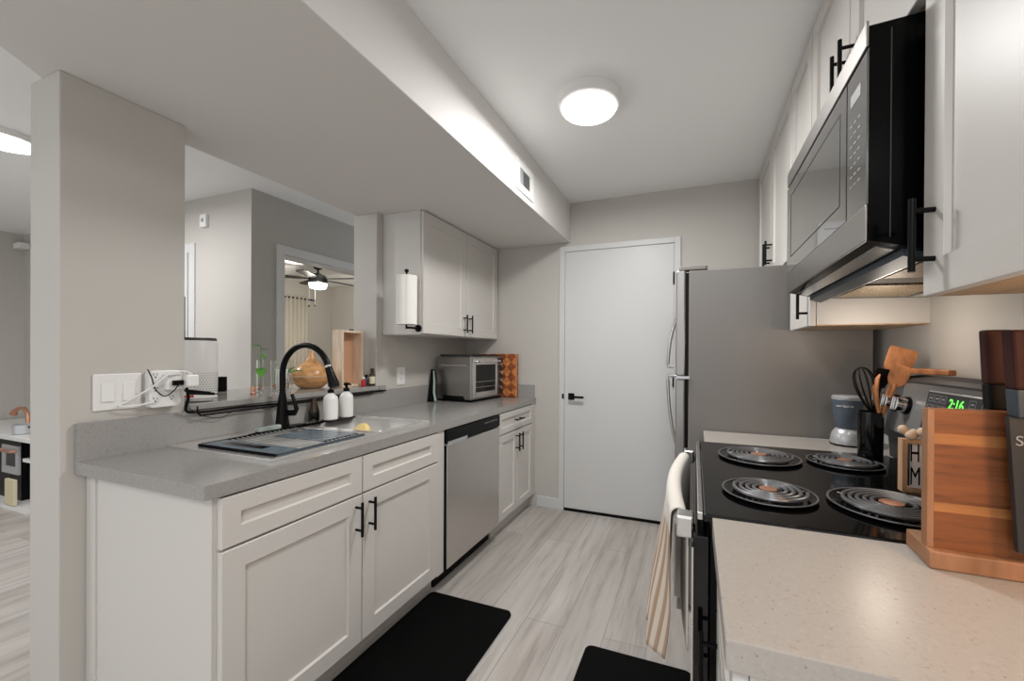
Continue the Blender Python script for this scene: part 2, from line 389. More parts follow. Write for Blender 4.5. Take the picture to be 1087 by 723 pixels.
obj('body', bx(-1.86, -1.235, 1.758, 2.356, .10, .836), M['dark'], dw)
obj('door', bx(-1.234, -1.205, 1.762, 2.352, .108, .755), M['steel'], dw, bev=.004)
obj('door_edge', bx(-1.2345, -1.209, 1.7575, 1.7615, .108, .755), M['black'], dw)
cp = obj('control_panel', bx(-1.234, -1.203, 1.760, 2.354, .7625, .834), M['black'], dw, bev=.003)
bm = B()
for i in range(7): cyl(bm, (-1.2035, 2.16+i*.024, .81), (-1.2022, 2.16+i*.024, .81), .0045, seg=10)
obj('control_buttons', bm, M['greylabel'], dw)
obj('handle_lip', bx(-1.232, -1.198, 1.95, 2.11, .757, .7622), M['dark'], dw)
obj('grip_strip', bx(-1.2345, -1.200, 1.762, 1.95, .7556, .775), M['greylabel'], dw)
obj('toe_panel', bx(-1.30, -1.285, 1.758, 2.356, .0, .10), M['black'], dw)
cs = thing('base_cabinet', 'small white shaker cabinet with one drawer between dishwasher and back wall', 'cabinet', (-1.54, 2.69, 0))
obj('body', bx(-1.868, XF-.02, 2.362, D-.002, .10, .838), M['cab'], cs, bev=.001)
obj('toe_kick', bx(-1.86, -1.275, 2.362, D-.002, 0, .10), M['cab'], cs)
ex = obj('drawer_front', shaker(XF, 1, 2.370, 2.950, .690, .832, rail=.040), M['cab'], cs)
obj('handle', pull(XF, 1, .765, 2.585, 2.715, horiz=True), M['black'], ex, smooth=True)
for a, b, yy in ((2.370, 2.657, 2.63), (2.663, 2.950, 2.69)):
    dd = obj('door', shaker(XF, 1, a, b, .108, .682, rail=.05), M['cab'], cs)
    obj('handle', pull(XF, 1, yy, .535, .665), M['black'], dd, smooth=True)
obj('filler_strip', bx(XF-.02, XF-.004, 2.953, D-.002, .10, .838), M['cab'], cs)
# counter with sink cut-out
SX0, SX1, SY0, SY1 = -1.845, -1.282, .893, 1.715
hx0, hx1, hy0, hy1 = SX0+.012, SX1-.012, SY0+.012, SY1-.012
bm = B(); x0, x1, ya, yb = -1.870, -1.212, .668, D-.001
box(bm, x0, x1, ya, hy0, .84, .88); box(bm, x0, x1, hy1, yb, .84, .88); box(bm, x0, hx0, hy0, hy1, .84, .88); box(bm, hx1, x1, hy0, hy1, .84, .88)
bmesh.ops.remove_doubles(bm, verts=bm.verts, dist=1e-5)
ct = obj('countertop', bm, M['quartz'], label='grey quartz countertop along the left side holding the sink', cat='countertop')
obj('backsplash', bx(-1.870, -1.852, .668, D-.001, .8802, 1.003), M['quartz'], ct)
obj('side_backsplash', bx(-1.851, -1.225, D-.020, D-.001, .8802, .985), M['quartz'], ct)
# ledge
ld = obj('pass_through_ledge', bx(-2.40, -1.845, .967, 1.962, 1.007, 1.032), M['quartz'], bev=.003, label='grey stone ledge capping the half wall of the pass-through', cat='ledge')
obj('ledge_nose', bx(-1.869, -1.845, 1.963, 2.02, 1.007, 1.032), M['quartz'], ld)

# sink
sk = thing('kitchen_sink', 'stainless steel double bowl drop-in sink set in the grey counter', 'sink', ((SX0+SX1)/2, (SY0+SY1)/2, .70))
bm = B(); W = .018; z0, z1 = .8805, .886
byd = 1.375
bowls = [(-1.745, -1.320, .945, 1.355), (-1.745, -1.320, 1.395, 1.69)]
xs = [SX0, -1.745, -1.320, SX1]; ys = [SY0, .945, 1.355, 1.395, 1.69, SY1]
for i in range(3):
    for j in range(5):
        if i == 1 and j in (1, 3): continue
        box(bm, xs[i], xs[i+1], ys[j], ys[j+1], z0, z1)
bmesh.ops.remove_doubles(bm, verts=bm.verts, dist=1e-5)
obj('rim', bm, M['rim'], sk)
bm = B()
for (a, b, c, d) in ((SX0, SX1, SY0, SY0+.006), (SX0, SX1, SY1-.006, SY1), (SX1-.006, SX1, SY0+.006, SY1-.006)): box(bm, a, b, c, d, .8862, .8890)
obj('rim_lip', bm, M['rim'], sk, bev=.001)
for (a, b, c, d) in bowls:
    bm = B()
    lo = rrect(a+.012, b-.012, c+.012, d-.012, .05, 5); hi = rrect(a, b, c, d, .03, 5); zl = .70
    H = [bm.verts.new((p[0], p[1], z1)) for p in hi]; L = [bm.verts.new((p[0], p[1], zl+.02)) for p in lo]
    L2 = [bm.verts.new(((p[0]-(a+b)/2)*.9+(a+b)/2, (p[1]-(c+d)/2)*.9+(c+d)/2, zl)) for p in lo]
    n = len(H)
    for k in range(n):
        bm.faces.new((H[k], H[(k+1) % n], L[(k+1) % n], L[k])); bm.faces.new((L[k], L[(k+1) % n], L2[(k+1) % n], L2[k]))
    bm.faces.new(L2)
    o = obj('bowl', bm, M['bowl'], sk, smooth=True); sd = o.modifiers.new('solid', 'SOLIDIFY'); sd.thickness = .001
    obj('drain', lathe(B(), ((a+b)/2, (c+d)/2, zl), [(.01, .001), (.04, .001), (.042, .003), (.01, .003)], 24), M['chrome'], sk)
# drying rack and tray
rk = thing('drying_rack', 'roll-up steel drying rack with blue-grey end tray lying over the near sink bowl', 'drying rack', (-1.56, 1.15, .887))
bm = B()
for i in range(15): y = 1.035+i*.0190; cyl(bm, (-1.718, y, .892), (-1.318, y, .892), .0035, seg=8)
obj('bars', bm, M['chrome'], rk, smooth=True)
obj('edge_strip', bx(-1.724, -1.712, .94, 1.315, .8865, .8955), M['rubber'], rk)
obj('edge_strip', bx(-1.319, -1.314, .94, 1.315, .8865, .8945), M['slate'], rk)
tr = obj('end_tray', bx(-1.711, -1.323, .935, 1.020, .8868, .896), M['trayglass'], rk, bev=.003)
obj('tray_slot', bx(-1.640, -1.430, .962, .995, .8962, .8968), M['gloss'], rk)
obj('tray_edge', bx(-1.722, -1.316, .929, .9345, .8868, .8950), M['rubber'], rk)
bm = B()
for i in range(6): box(bm, -1.60, -1.34, 1.125+i*.0300, 1.151+i*.0300, .8962, .8972)
obj('drip_sheet', bm, M['trayglass'], rk)
# faucet
fc = thing('faucet', 'matte black gooseneck pull-down faucet behind the sink', 'faucet', (-1.79, 1.30, .886))
bm = B(); prism(bm, [(-1.79+.03*math.cos(a)*1.0, 1.30+.12*math.sin(a)) for a in [2*PI*k/32 for k in range(32)]], .8862, .892)
obj('deck_plate', bm, M['black'], fc, bev=.002)
obj('body', lathe(B(), (-1.79, 1.30, .892), [(.030, 0), (.029, .01), (.026, .03), (.020, .10), (.016, .14), (.013, .16)], 28), M['black'], fc, smooth=True)
arc = [(-1.79, 1.30, 1.04), (-1.79, 1.30, 1.14)]+[(-1.645-.145*math.cos(t), 1.30, 1.135+.135*math.sin(t)) for t in [PI*k/16*.90 for k in range(17)]]
obj('neck', tube(B(), arc, .0125, 16), M['black'], fc, smooth=True)
e = Vector(arc[-1]); dn = (Vector(arc[-1])-Vector(arc[-2])).normalized()
obj('collar', cyl(B(), e-dn*.003, e+dn*.006, .0150, seg=20), M['chrome'], fc, smooth=True)
obj('spray_head', tube(B(), [e+dn*.006, e+dn*.03, e+dn*.085, e+dn*.10], [.0150, .0160, .0215, .0195], 20), M['black'], fc, smooth=True)
obj('handle', tube(B(), [(-1.778, 1.31, .955), (-1.735, 1.318, .958), (-1.722, 1.318, .975), (-1.735, 1.318, 1.01), (-1.752, 1.318, 1.042)], [.014, .014, .010, .008, .007], 12), M['black'], fc, smooth=True)
# faucet splash mat
bm = B()
for i in range(22):
    y = 1.13+i*.0155; box(bm, -1.738-.004*(i % 2), -1.727, y, y+.011, .8868, .8965)
box(bm, -1.758, -1.7385, 1.13, 1.47, .8868, .8915)
obj('faucet_mat', bm, M['rubber'], label='black ribbed silicone drip mat in front of the faucet base', cat='mat')
bm = B(); prism(bm, rrect(-1.757, -1.727, 1.155, 1.255, .010), .8967, .914)
sp = obj('sponge', bm, mat('sponge_grey', (.42, .47, .44), .9), bev=.003, label='grey-green sponge lying on the black mat left of the faucet', cat='sponge')
# soap bottles
obj('soap_tray', prism(B(), rrect(-1.792, -1.716, 1.49, 1.665, .02), .8866, .893), M['black'], bev=.002, label='black tray under the two white soap bottles', cat='tray')
def soap(x, y, label):
    t = thing('soap_bottle', label, 'bottle', (x, y, .8935), 'white soap bottles by the sink')
    obj('body', lathe(B(), (x, y, .8935), [(.030, 0), (.034, .004), (.0345, .10), (.031, .117), (.018, .131), (.012, .135), (.012, .14)], 28), M['paper'] if 0 else M['plastic'], t, smooth=True)
    obj('pump', lathe(B(), (x, y, .8935+.138), [(.015, 0), (.015, .016), (.007, .018), (.007, .030), (.013, .031), (.013, .045), (.004, .047)], 20), M['black'], t, smooth=True)
    obj('nozzle', tube(B(), [(x, y, 1.072), (x+.028, y-.003, 1.071), (x+.034, y-.004, 1.066)], .0045, 10), M['black'], t)
soap(-1.752, 1.528, 'white soap bottle with black pump, nearer one right under the faucet head')
soap(-1.752, 1.626, 'white soap bottle with black pump, farther one right of its twin')
t = thing('glass_bottle', 'dark brown glass bottle half hidden left of the white soap bottles', 'bottle', (-1.826, 1.50, .886))
obj('body', lathe(B(), (-1.822, 1.49, .8865), [(.023, 0), (.024, .003), (.024, .05), (.016, .085), (.011, .11), (.011, .118)], 24), M['amber'], t, smooth=True)
obj('label_band', lathe(B(), (-1.822, 1.49, .8865), [(.0243, .008), (.0245, .009), (.0245, .048), (.0243, .049)], 24, cap=False), M['gloss'], t, smooth=True)
# scrubber in far bowl
bm = lathe(B(), (0, 0, 0), [(.005, 0), (.038, .006), (.042, .02), (.034, .034), (.005, .038)], 24)
bmesh.ops.rotate(bm, verts=bm.verts, cent=(0, 0, 0), matrix=Matrix.Rotation(1.1, 3, 'X')); bmesh.ops.translate(bm, verts=bm.verts, vec=(-1.50, 1.500, .85))
bm2 = tube(bm, [(-1.50, 1.50, .845), (-1.50, 1.53, .80), (-1.50, 1.56, .706)], .008, 10)
obj('dish_scrubber', bm2, M['yellow'], smooth=True, label='round yellow dish scrubber standing inside the far sink bowl', cat='scrubber')

# switches and outlets on column
sw = thing('light_switch', 'white double rocker light switch plate on the column', 'light switch', (XL, .771, 1.036))
obj('plate', bx(XL+.0003, XL+.007, .709, .833, 1.036, 1.160), M['plastic'], sw, bev=.003)
for y in (.744, .798):
    obj('rocker', hexa(B(), [(XL+.0071, y-.016, 1.066), (XL+.0071, y+.016, 1.066), (XL+.013, y+.016, 1.066), (XL+.013, y-.016, 1.066),
                             (XL+.0071, y-.016, 1.130), (XL+.0071, y+.016, 1.130), (XL+.0085, y+.016, 1.130), (XL+.0085, y-.016, 1.130)]), M['plastic'], sw, bev=.001)
ou = thing('outlet_adapter', 'white multi-outlet wall adapter with plugs beside the light switch', 'outlet', (XL, .889, 1.034))
obj('housing', prism(B(), rrect(.842, .936, 1.032, 1.168, .012), XL+.0003, XL+.035, 'x'), M['plastic'], ou, bev=.004)
for (y, z) in ((.858, 1.15), (.858, 1.062), (.858, 1.10), (.905, 1.066)):
    bm = bx(XL+.0351, XL+.0354, y-.009, y+.009, z-.012, z+.012); so = obj('socket', bm, M['plastic'], ou)
    for dy in (-.005, .005): obj('slot', bx(XL+.03545, XL+.0358, y+dy-.001, y+dy+.001, z, z+.008), M['dark'], so)
    obj('ground_hole', cyl(B(), (XL+.03545, y, z-.006), (XL+.0358, y, z-.006), .0028, seg=10), M['dark'], so)
obj('usb_port_block', bx(XL+.0355, XL+.060, .880, .928, 1.095, 1.155), M['plastic'], ou, bev=.004)
obj('usb_plug', bx(XL+.0605, XL+.071, .895, .925, 1.112, 1.130), M['black'], ou)
obj('power_brick', bx(XL+.0355, XL+.085, .9285, .968, 1.105, 1.15), M['plastic'], ou, bev=.005)
def wire(pts, r, m, label, cat='cable', name='cable', steps=8):
    P = [Vector(p) for p in pts]; out = []
    Q = [P[0]]+P+[P[-1]]
    for i in range(1, len(Q)-2):
        for k in range(steps):
            t = k/steps; a, b, c, d = Q[i-1:i+3]
            out.append(.5*((2*b)+(c-a)*t+(2*a-5*b+4*c-d)*t*t+(3*b-a-3*c+d)*t**3))
    out.append(P[-1])
    return obj(name, tube(B(), out, r, 8), m, smooth=True, label=label, cat=cat)
wx = XL+.075
wire([(wx, .955, 1.14), (wx, .93, 1.162), (wx, .88, 1.155), (wx-.02, .84, 1.11), (XL+.025, .79, 1.065), (XL+.022, .765, 1.05), (XL+.03, .80, 1.045), (XL+.045, .85, 1.055)], .0032, M['plastic'], 'white cable looping from the adapter across the light switch')
wire([(wx, .91, 1.118), (wx, .89, 1.09), (wx-.01, .87, 1.075), (wx-.02, .85, 1.10), (wx-.03, .842, 1.145), (XL+.02, .843, 1.172)], .002, M['black'], 'thin black cable curling out of the adapter port')
wire([(XL+.07, .935, 1.10), (XL+.06, .945, 1.06), (XL+.04, .95, 1.01), (XL+.035, 1.0, .998), (XL+.033, 1.15, .999), (XL+.033, 1.35, .995), (XL+.033, 1.6, .998), (XL+.033, 1.9, .999), (XL+.033, 2.01, 1.0)], .005, M['black'], 'thick black cable running under the ledge from the adapter to the far column')
wire([(XL+.045, .955, 1.02), (XL+.04, 1.0, .985), (XL+.036, 1.07, .965), (XL+.035, 1.12, .985), (XL+.04, 1.2, .992), (XL+.036, 1.26, .978), (XL+.04, 1.33, .992)], .0018, M['dark'], 'thin dark wire sagging below the ledge near the adapter')
wire([(XL+.05, .98, 1.024), (XL+.05, .99, .99), (XL+.04, 1.05, .985), (XL+.04, 1.5, .988), (XL+.035, 1.9, .99)], .003, M['black'], 'second black cable hanging in a bundle below the ledge')
ol = thing('wall_outlet', 'white wall outlet plate under the left upper cabinets', 'outlet', (XL, 2.185, 1.02))
obj('plate', bx(XL+.0003, XL+.006, 2.148, 2.224, 1.022, 1.142), M['plastic'], ol, bev=.002)
obj('socket', bx(XL+.0061, XL+.008, 2.168, 2.204, 1.045, 1.12), M['plastic'], ol, bev=.001)
for z in (1.062, 1.10):
    for y in (2.178, 2.191): obj('slot', bx(XL+.0081, XL+.0085, y, y+.002, z-.004, z+.006), M['dark'], ol)

# ---------------------------------------------------------------- things on ledge
LZ = 1.0325
dish = obj('small_dish', lathe(B(), (-1.935, 1.045, LZ), [(.02, 0), (.05, .003), (.062, .018), (.060, .020), (.047, .006), (.02, .004)], 28), M['plastic'], smooth=True, label='small white dish on the ledge beside the adapter', cat='dish')
for i, (dy, ang, mm, lb) in enumerate(((0, .5, 'black', 'black marker lying across the white dish, topmost'), (.015, .2, 'black', 'black marker lying in the white dish, lower one'), (-.02, .9, 'red', 'short red marker lying in the white dish'))):
    c = Vector((-1.925, 1.035+dy, LZ+.022+.009*(2-i))); dv = Vector((-.1, .9, 0)).normalized()*(.05 if i < 2 else .025); dv.z = (-.010, -.006, 0)[i]
    if i == 2: c.y -= .018
    obj('marker', cyl(B(), c-dv, c+dv, .006, seg=12), M[mm], smooth=True, label=lb, cat='marker')
ap = thing('air_purifier', 'white cylindrical air purifier with perforated base on the ledge', 'air purifier', (-2.25, 1.17, LZ))
obj('body', lathe(B(), (-2.24, 1.185, LZ), [(.08, 0), (.092, .004), (.094, .06), (.094, .25), (.090, .258)], 40), M['plastic'], ap, smooth=True)
obj('top_grille', lathe(B(), (-2.24, 1.185, LZ+.258), [(.03, .0005), (.091, .0005), (.088, .013), (.03, .012)], 40), M['dark'], ap, smooth=True)
bm = B()
for j in range(9):
    for k in range(46):
        a = 2*PI*(k+.5*(j % 2))/46; c = Vector((-2.24+.0938*math.cos(a), 1.185+.0938*math.sin(a), LZ+.02+j*.0105)); n = Vector((math.cos(a), math.sin(a), 0))
        cyl(bm, c, c+n*.0012, .0024, seg=6)
obj('perforations', bm, M['greylabel'], ap)
t = thing('speaker', 'small black speaker on the ledge right of the air purifier', 'speaker', (-2.34, 1.35, LZ))
obj('body', prism(B(), rrect(-2.365, -2.315, 1.325, 1.385, .012), LZ, LZ+.075), M['black'], t, bev=.003)
obj('front_grille', prism(B(), rrect(-2.362, -2.318, 1.3245, 1.330, .002), LZ+.01, LZ+.065), M['dark'], t)
tv = thing('television', 'black television edge standing behind the air purifier', 'television', (-2.9, 1.42, LZ))
obj('panel', bx(-3.20, -2.875, 1.46, 1.485, 1.28, 1.57), M['black'], tv, bev=.003)
obj('screen', bx(-3.19, -2.885, 1.4585, 1.4599, 1.29, 1.56), M['gloss'], tv)
obj('stand', bx(-3.14, -3.09, 1.465, 1.48, .75, 1.28), M['black'], tv)
obj('foot', bx(-3.25, -2.98, 1.40, 1.54, .738, .75), M['black'], tv)
sb = thing('side_table', 'black table behind the pass-through ledge', 'table', (-3.1, 1.45, 0))
obj('table_top', bx(-3.45, -2.60, 1.25, 1.65, .71, .737), M['dark'], sb, bev=.003)
for x in (-3.42, -2.63):
    for y in (1.28, 1.62): obj('leg', bx(x-.02, x+.02, y-.02, y+.02, 0, .71), M['dark'], sb)
# plant tubes
def leaf(bm, c, d, L, Wd, tilt=.3):
    c = Vector(c); d = Vector(d).normalized(); s = d.cross(Vector((0, 0, 1))).normalized()
    n = 8; rows = []
    for i in range(n+1):
        t = i/n; wv = Wd*math.sin(PI*min(1, t**.75))*.5; p = c+d*(L*t)+Vector((0, 0, -tilt*L*t*t))
        rows.append([bm.verts.new(p+s*wv*k+Vector((0, 0, abs(k)*wv*.3))) for k in (-1, 0, 1)])
    for a, b in zip(rows, rows[1:]):
        for k in range(2): bm.faces.new((a[k], a[k+1], b[k+1], b[k]))
def sprig(x, y, h, tall, leaves, lab, peb):
    t = thing('plant_vase', lab, 'vase', (x, y, LZ), 'slim glass plant vases on the ledge')
    o = obj('glass_tube', lathe(B(), (x, y, LZ), [(.013, .0), (.016, .003), (.016, h), (.0148, h), (.0148, .006), (.003, .005)], 24), M['glass'], t, smooth=True)
    bm = B()
    for k in range(10):
        a = random.random()*6.3; r = .008*random.random()**.5; bmesh.ops.create_icosphere(bm, subdivisions=1, radius=.005, matrix=Matrix.Translation((x+r*math.cos(a), y+r*math.sin(a), LZ+.012+.0028*k)))
    obj('pebbles', bm, M[peb], t)
    obj('stem', tube(B(), [(x, y, LZ+.03), (x+.003, y+.002, LZ+h*.7), (x-.002, y+.006, LZ+tall)], .0017, 8), M['stem'] if peb != 'copper' else M['green'], t)
    bm = B()
    for (dz, d, L, Wd) in leaves: leaf(bm, (x, y+.004, LZ+dz), d, L, Wd)
    ob = obj('leaves', bm, M['green'], t); ob.modifiers.new('s', 'SOLIDIFY').thickness = .0006
sprig(-2.085, 1.395, .165, .235, [(.235, (-.1, -1, .3), .045, .032), (.22, (.5, .6, .1), .038, .036), (.20, (.6, .3, -.7), .035, .03), (.125, (.75, -.5, -.8), .055, .045)], 'slim glass vase with tall green sprig, first from the left', 'copper')
sprig(-2.065, 1.455, .16, .15, [(.14, (.3, .5, .2), .02, .012)], 'slim glass vase with copper pebbles between two leafy ones', 'copper')
sprig(-2.06, 1.525, .17, .11, [(.09, (.35, 1, .5), .085, .055), (.10, (.5, .5, .8), .055, .04)], 'slim glass vase with a bright low leaf behind the faucet neck', 'pale')
fg = obj('copper_figurine', lathe(B(), (-2.03, 1.325, LZ), [(.010, 0), (.012, .004), (.008, .012), (.011, .022), (.006, .034), (.002, .040)], 12), M['copper'], smooth=True, label='tiny copper figurine on the ledge left of the vases', cat='figurine')
# diffuser
df = thing('aroma_diffuser', 'onion shaped wood grain aroma diffuser on the ledge', 'diffuser', (-2.09, 1.69, LZ))
obj('base', lathe(B(), (-2.09, 1.69, LZ), [(.045, 0), (.062, .003), (.085, .028), (.0975, .058), (.0985, .066)], 40), M['onion'], df, smooth=True)
obj('ring', lathe(B(), (-2.09, 1.69, LZ), [(.0985, .0665), (.0995, .0675), (.0995, .0705), (.0985, .0715)], 40, cap=False), M['pale'], df, smooth=True)
obj('cover', lathe(B(), (-2.09, 1.69, LZ), [(.0985, .072), (.097, .085), (.085, .110), (.060, .135), (.033, .155), (.020, .172), (.013, .20), (.008, .215), (.004, .217)], 40), M['onion'], df, smooth=True)
obj('remote_stand', bx(-2.16, -2.13, 1.53, 1.59, LZ, LZ+.11), M['plastic'], label='small white box with dark top behind the faucet neck', cat='box', bev=.002)
# shadow box
sbx = thing('shadow_box', 'pale wooden shadow box frame standing on the ledge end', 'frame', (-1.975, 1.84, LZ))
yA, yB, xa, xb, zA, zB = 1.765, 1.925, -2.012, -1.935, LZ, 1.372
bm = B(); box(bm, xa, xb, yA, yA+.012, zA, zB); box(bm, xa, xb, yB-.012, yB, zA, zB); box(bm, xa, xb, yA+.012, yB-.012, zA, zA+.014); box(bm, xa, xb, yA+.012, yB-.012, zB-.014, zB)
obj('frame', bm, M['birch'], sbx, bev=.001)
obj('back_panel', bx(xa, xa+.006, yA+.012, yB-.012, zA+.014, zB-.014), M['tan'], sbx)
obj('latch', bx(xb-.03, xb-.012, 1.84, 1.86, zB+.0002, zB+.008), M['black'], sbx)
# small bottles
def vial(x, y, r, h, body, cap, lab, band=None):
    t = thing('oil_bottle', lab, 'bottle', (x, y, LZ), 'little bottles at the ledge end')
    obj('body', lathe(B(), (x, y, LZ), [(r*.9, 0), (r, .003), (r, h*.62), (r*.5, h*.74), (r*.45, h*.76)], 20), M[body], t, smooth=True)
    obj('cap', lathe(B(), (x, y, LZ+h*.76), [(r*.6, 0), (r*.62, .002), (r*.6, h*.23), (r*.3, h*.24)], 20), M[cap], t, smooth=True)
    if band: obj('label_band', lathe(B(), (x, y, LZ), [(r*1.01, h*.12), (r*1.03, h*.13), (r*1.03, h*.52), (r*1.01, h*.53)], 20, cap=False), M[band], t, smooth=True)
vial(-1.905, 1.895, .0135, .058, 'red', 'plastic', 'tiny red bottle with white cap on the ledge end', 'red')
vial(-1.925, 1.937, .0135, .070, 'navy', 'black', 'tiny dark blue bottle between red and brown ones', 'navy')
vial(-1.895, 1.955, .0175, .108, 'amber', 'amber', 'brown glass bottle with cream label at the ledge end', 'warmlabel')

# ---------------------------------------------------------------- left upper cabinet, towel holder
uc = thing('upper_cabinet', 'white two-door shaker wall cabinet under the soffit on the left', 'cabinet', (-1.71, 2.51, 1.355))
obj('body', bx(XL+.001, -1.582, 2.018, D-.001, 1.357, SB-.001), M['cab'], uc, bev=.001)
obj('underside_panel', bx(XL+.001, -1.582, 2.018, D-.001, 1.353, 1.3565), M['cab'], uc)
for a, b, yy in ((2.022, 2.507, 2.475), (2.513, 2.995, 2.545)):
    dd = obj('door', shaker(-1.561, 1, a, b, 1.360, 2.112), M['cab'], uc)
    obj('handle', pull(-1.561, 1, yy, 1.385, 1.515), M['black'], dd, smooth=True)
ph = thing('towel_holder', 'black vertical paper towel holder on the end of the left upper cabinet', 'towel holder', (-1.68, 1.95, 1.39))
bm = B(); cyl(bm, (-1.622, 1.942, 1.385), (-1.622, 1.942, 1.725), .006, seg=12); obj('rod', bm, M['black'], ph)
obj('finial', lathe(B(), (-1.622, 1.942, 1.72), [(.004, 0), (.012, .006), (.012, .018), (.004, .022)], 16), M['black'], ph, smooth=True)
bm = B(); cyl(bm, (-1.622, 1.942, 1.39), (-1.592, 1.942, 1.39), .007, seg=12); cyl(bm, (-1.592, 1.942, 1.39), (-1.592, 2.0095, 1.39), .007, seg=12)
cyl(bm, (-1.592, 2.009, 1.39), (-1.592, 2.0175, 1.39), .022, seg=20); obj('bracket', bm, M['black'], ph)
bm = B(); prof = []
for k in range(48):
    a = 2*PI*k/48; r = .060*(1+.02*math.sin(3*a)); prof.append((-1.622+r*math.cos(a), 1.942+r*math.sin(a)))
prism(bm, prof, 1.408, 1.70)
rl = obj('paper_towel_roll', bm, M['paper'], smooth=True, label='white paper towel roll on the black holder beside the left upper cabinet', cat='paper towel')
bm = B(); v = []
for i in range(9):
    a = -.2-i*.06; v.append((-1.622+(.0605+.0012*i)*math.cos(-.9+i*.12), 1.942+(.0615+.0015*i)*math.sin(-.9+i*.12)))
for i in range(8):
    (xa_, ya_), (xb_, yb_) = v[i], v[i+1]; q = [bm.verts.new(p) for p in ((xa_, ya_, 1.41), (xb_, yb_, 1.41), (xb_, yb_, 1.699), (xa_, ya_, 1.699))]; bm.faces.new(q)
bmesh.ops.remove_doubles(bm, verts=bm.verts, dist=1e-5)
o = obj('loose_sheet', bm, M['paper'], rl); o.modifiers.new('s', 'SOLIDIFY').thickness = .0008

# ---------------------------------------------------------------- toaster oven, board, green tray
to = thing('toaster_oven', 'stainless steel toaster oven on the grey counter under the upper cabinet', 'toaster oven', (-1.67, 2.72, .881))
TX0, TX1, TY0, TY1, TZ0, TZ1 = -1.825, -1.515, 2.505, 2.93, .898, 1.215
obj('body', bx(TX0, TX1, TY0, TY1, TZ0, TZ1), M['mwsteel'], to, bev=.006)
obj('base', bx(TX0+.01, TX1-.006, TY0+.012, TY1-.012, .884, .898), M['black'], to)
for x in (TX0+.03, TX1-.03):
    for y in (TY0+.04, TY1-.04): obj('foot', lathe(B(), (x, y, .8806), [(.014, 0), (.016, .003), (.014, .008)], 16), M['rubber'], to)
obj('side_emboss', bx(TX0+.03, TX1-.04, TY0-.0015, TY0, 1.145, 1.155), M['steelh'], to)
obj('side_vent', prism(B(), [(TX0+.05, .8985), (TX1-.05, .8985), (TX1-.065, .925), (TX0+.065, .925)], TY0-.001, TY0+.001, 'y'), M['black'], to)
bm = B(); fx = TX1; box(bm, fx, fx+.022, TY0+.004, TY0+.035, TZ0+.015, TZ1-.012); box(bm, fx, fx+.022, TY0+.305, TY0+.33, TZ0+.015, TZ1-.012)
box(bm, fx, fx+.022, TY0+.035, TY0+.305, TZ0+.015, TZ0+.055); box(bm, fx, fx+.022, TY0+.035, TY0+.305, TZ1-.06, TZ1-.012)
dd = obj('door', bm, M['steelh'], to, bev=.003)
obj('door_glass', bx(fx+.006, fx+.012, TY0+.036, TY0+.304, TZ0+.056, TZ1-.061), M['gloss'], dd)
bm = B(); cyl(bm, (fx+.055, TY0+.03, TZ1-.035), (fx+.055, TY0+.31, TZ1-.035), .008, seg=12)
for y in (TY0+.05, TY0+.29): cyl(bm, (fx+.02, y, TZ1-.035), (fx+.055, y, TZ1-.035), .006, seg=10)
obj('door_handle', bm, M['chrome'], dd, smooth=True)
bm = B()
for z in (TZ0+.09, TZ0+.13): cyl(bm, (fx+.0135, TY0+.04, z), (fx+.0135, TY0+.30, z), .0018, seg=8)
obj('rack_wires', bm, M['chrome'], dd)
obj('control_panel', bx(fx+.001, fx+.012, TY0+.335, TY1-.004, TZ0+.015, TZ1-.012), M['dark'], to)
for z in (TZ0+.07, TZ0+.13, TZ0+.19, TZ0+.25): obj('knob', cyl(B(), (fx+.012, TY0+.377, z), (fx+.036, TY0+.377, z), .019, .016, 20), M['chrome'], to, smooth=True)
bm = B()
to.rotation_euler = (0, 0, -.085); to.location.x += .016; to.location.y += .012
for i in range(7): cyl(bm, (TX0+.03+i*.04, TY0+.02, TZ1+.010), (TX0+.03+i*.04, TY1-.02, TZ1+.010), .003, seg=8)
box(bm, TX0+.015, TX1-.01, TY0+.02, TY0+.03, TZ1+.0005, TZ1+.016); box(bm, TX0+.015, TX1-.01, TY1-.03, TY1-.02, TZ1+.0005, TZ1+.016)
obj('top_rack', bm, M['dark'], to)
cbd = thing('cutting_board', 'thick patterned end grain cutting board standing behind the toaster oven', 'cutting board', (-1.62, 2.965, .881))
obj('board', bx(-1.74, -1.362, 2.960, 2.992, .8812, 1.237), M['endgrain'], cbd, bev=.005)
bm = hexa(B(), [(-1.83, 2.44, .8812), (-1.655, 2.44, .8812), (-1.655, 2.452, .8812), (-1.83, 2.452, .8812), (-1.83, 2.475, 1.12), (-1.655, 2.475, 1.12), (-1.655, 2.487, 1.12), (-1.83, 2.487, 1.12)])
ty = thing('black_tray', 'black tray with pale green edge leaning left of the toaster oven', 'tray', (-1.75, 2.46, .881))
obj('panel', hexa(B(), [(-1.845, 2.438, .8812), (-1.79, 2.438, .8812), (-1.79, 2.452, .8812), (-1.845, 2.452, .8812), (-1.845, 2.478, 1.12), (-1.81, 2.478, 1.12), (-1.81, 2.490, 1.12), (-1.845, 2.490, 1.12)]), M['black'], ty, bev=.003)
obj('pale_edge', tube(B(), [(-1.765, 2.43, .892), (-1.787, 2.44, .95), (-1.800, 2.46, 1.03), (-1.812, 2.470, 1.11)], [.012, .010, .009, .006], 10, flat=.6), mat('pale_green_plastic', (.30, .42, .38), .4), ty, smooth=True)
bm.free()

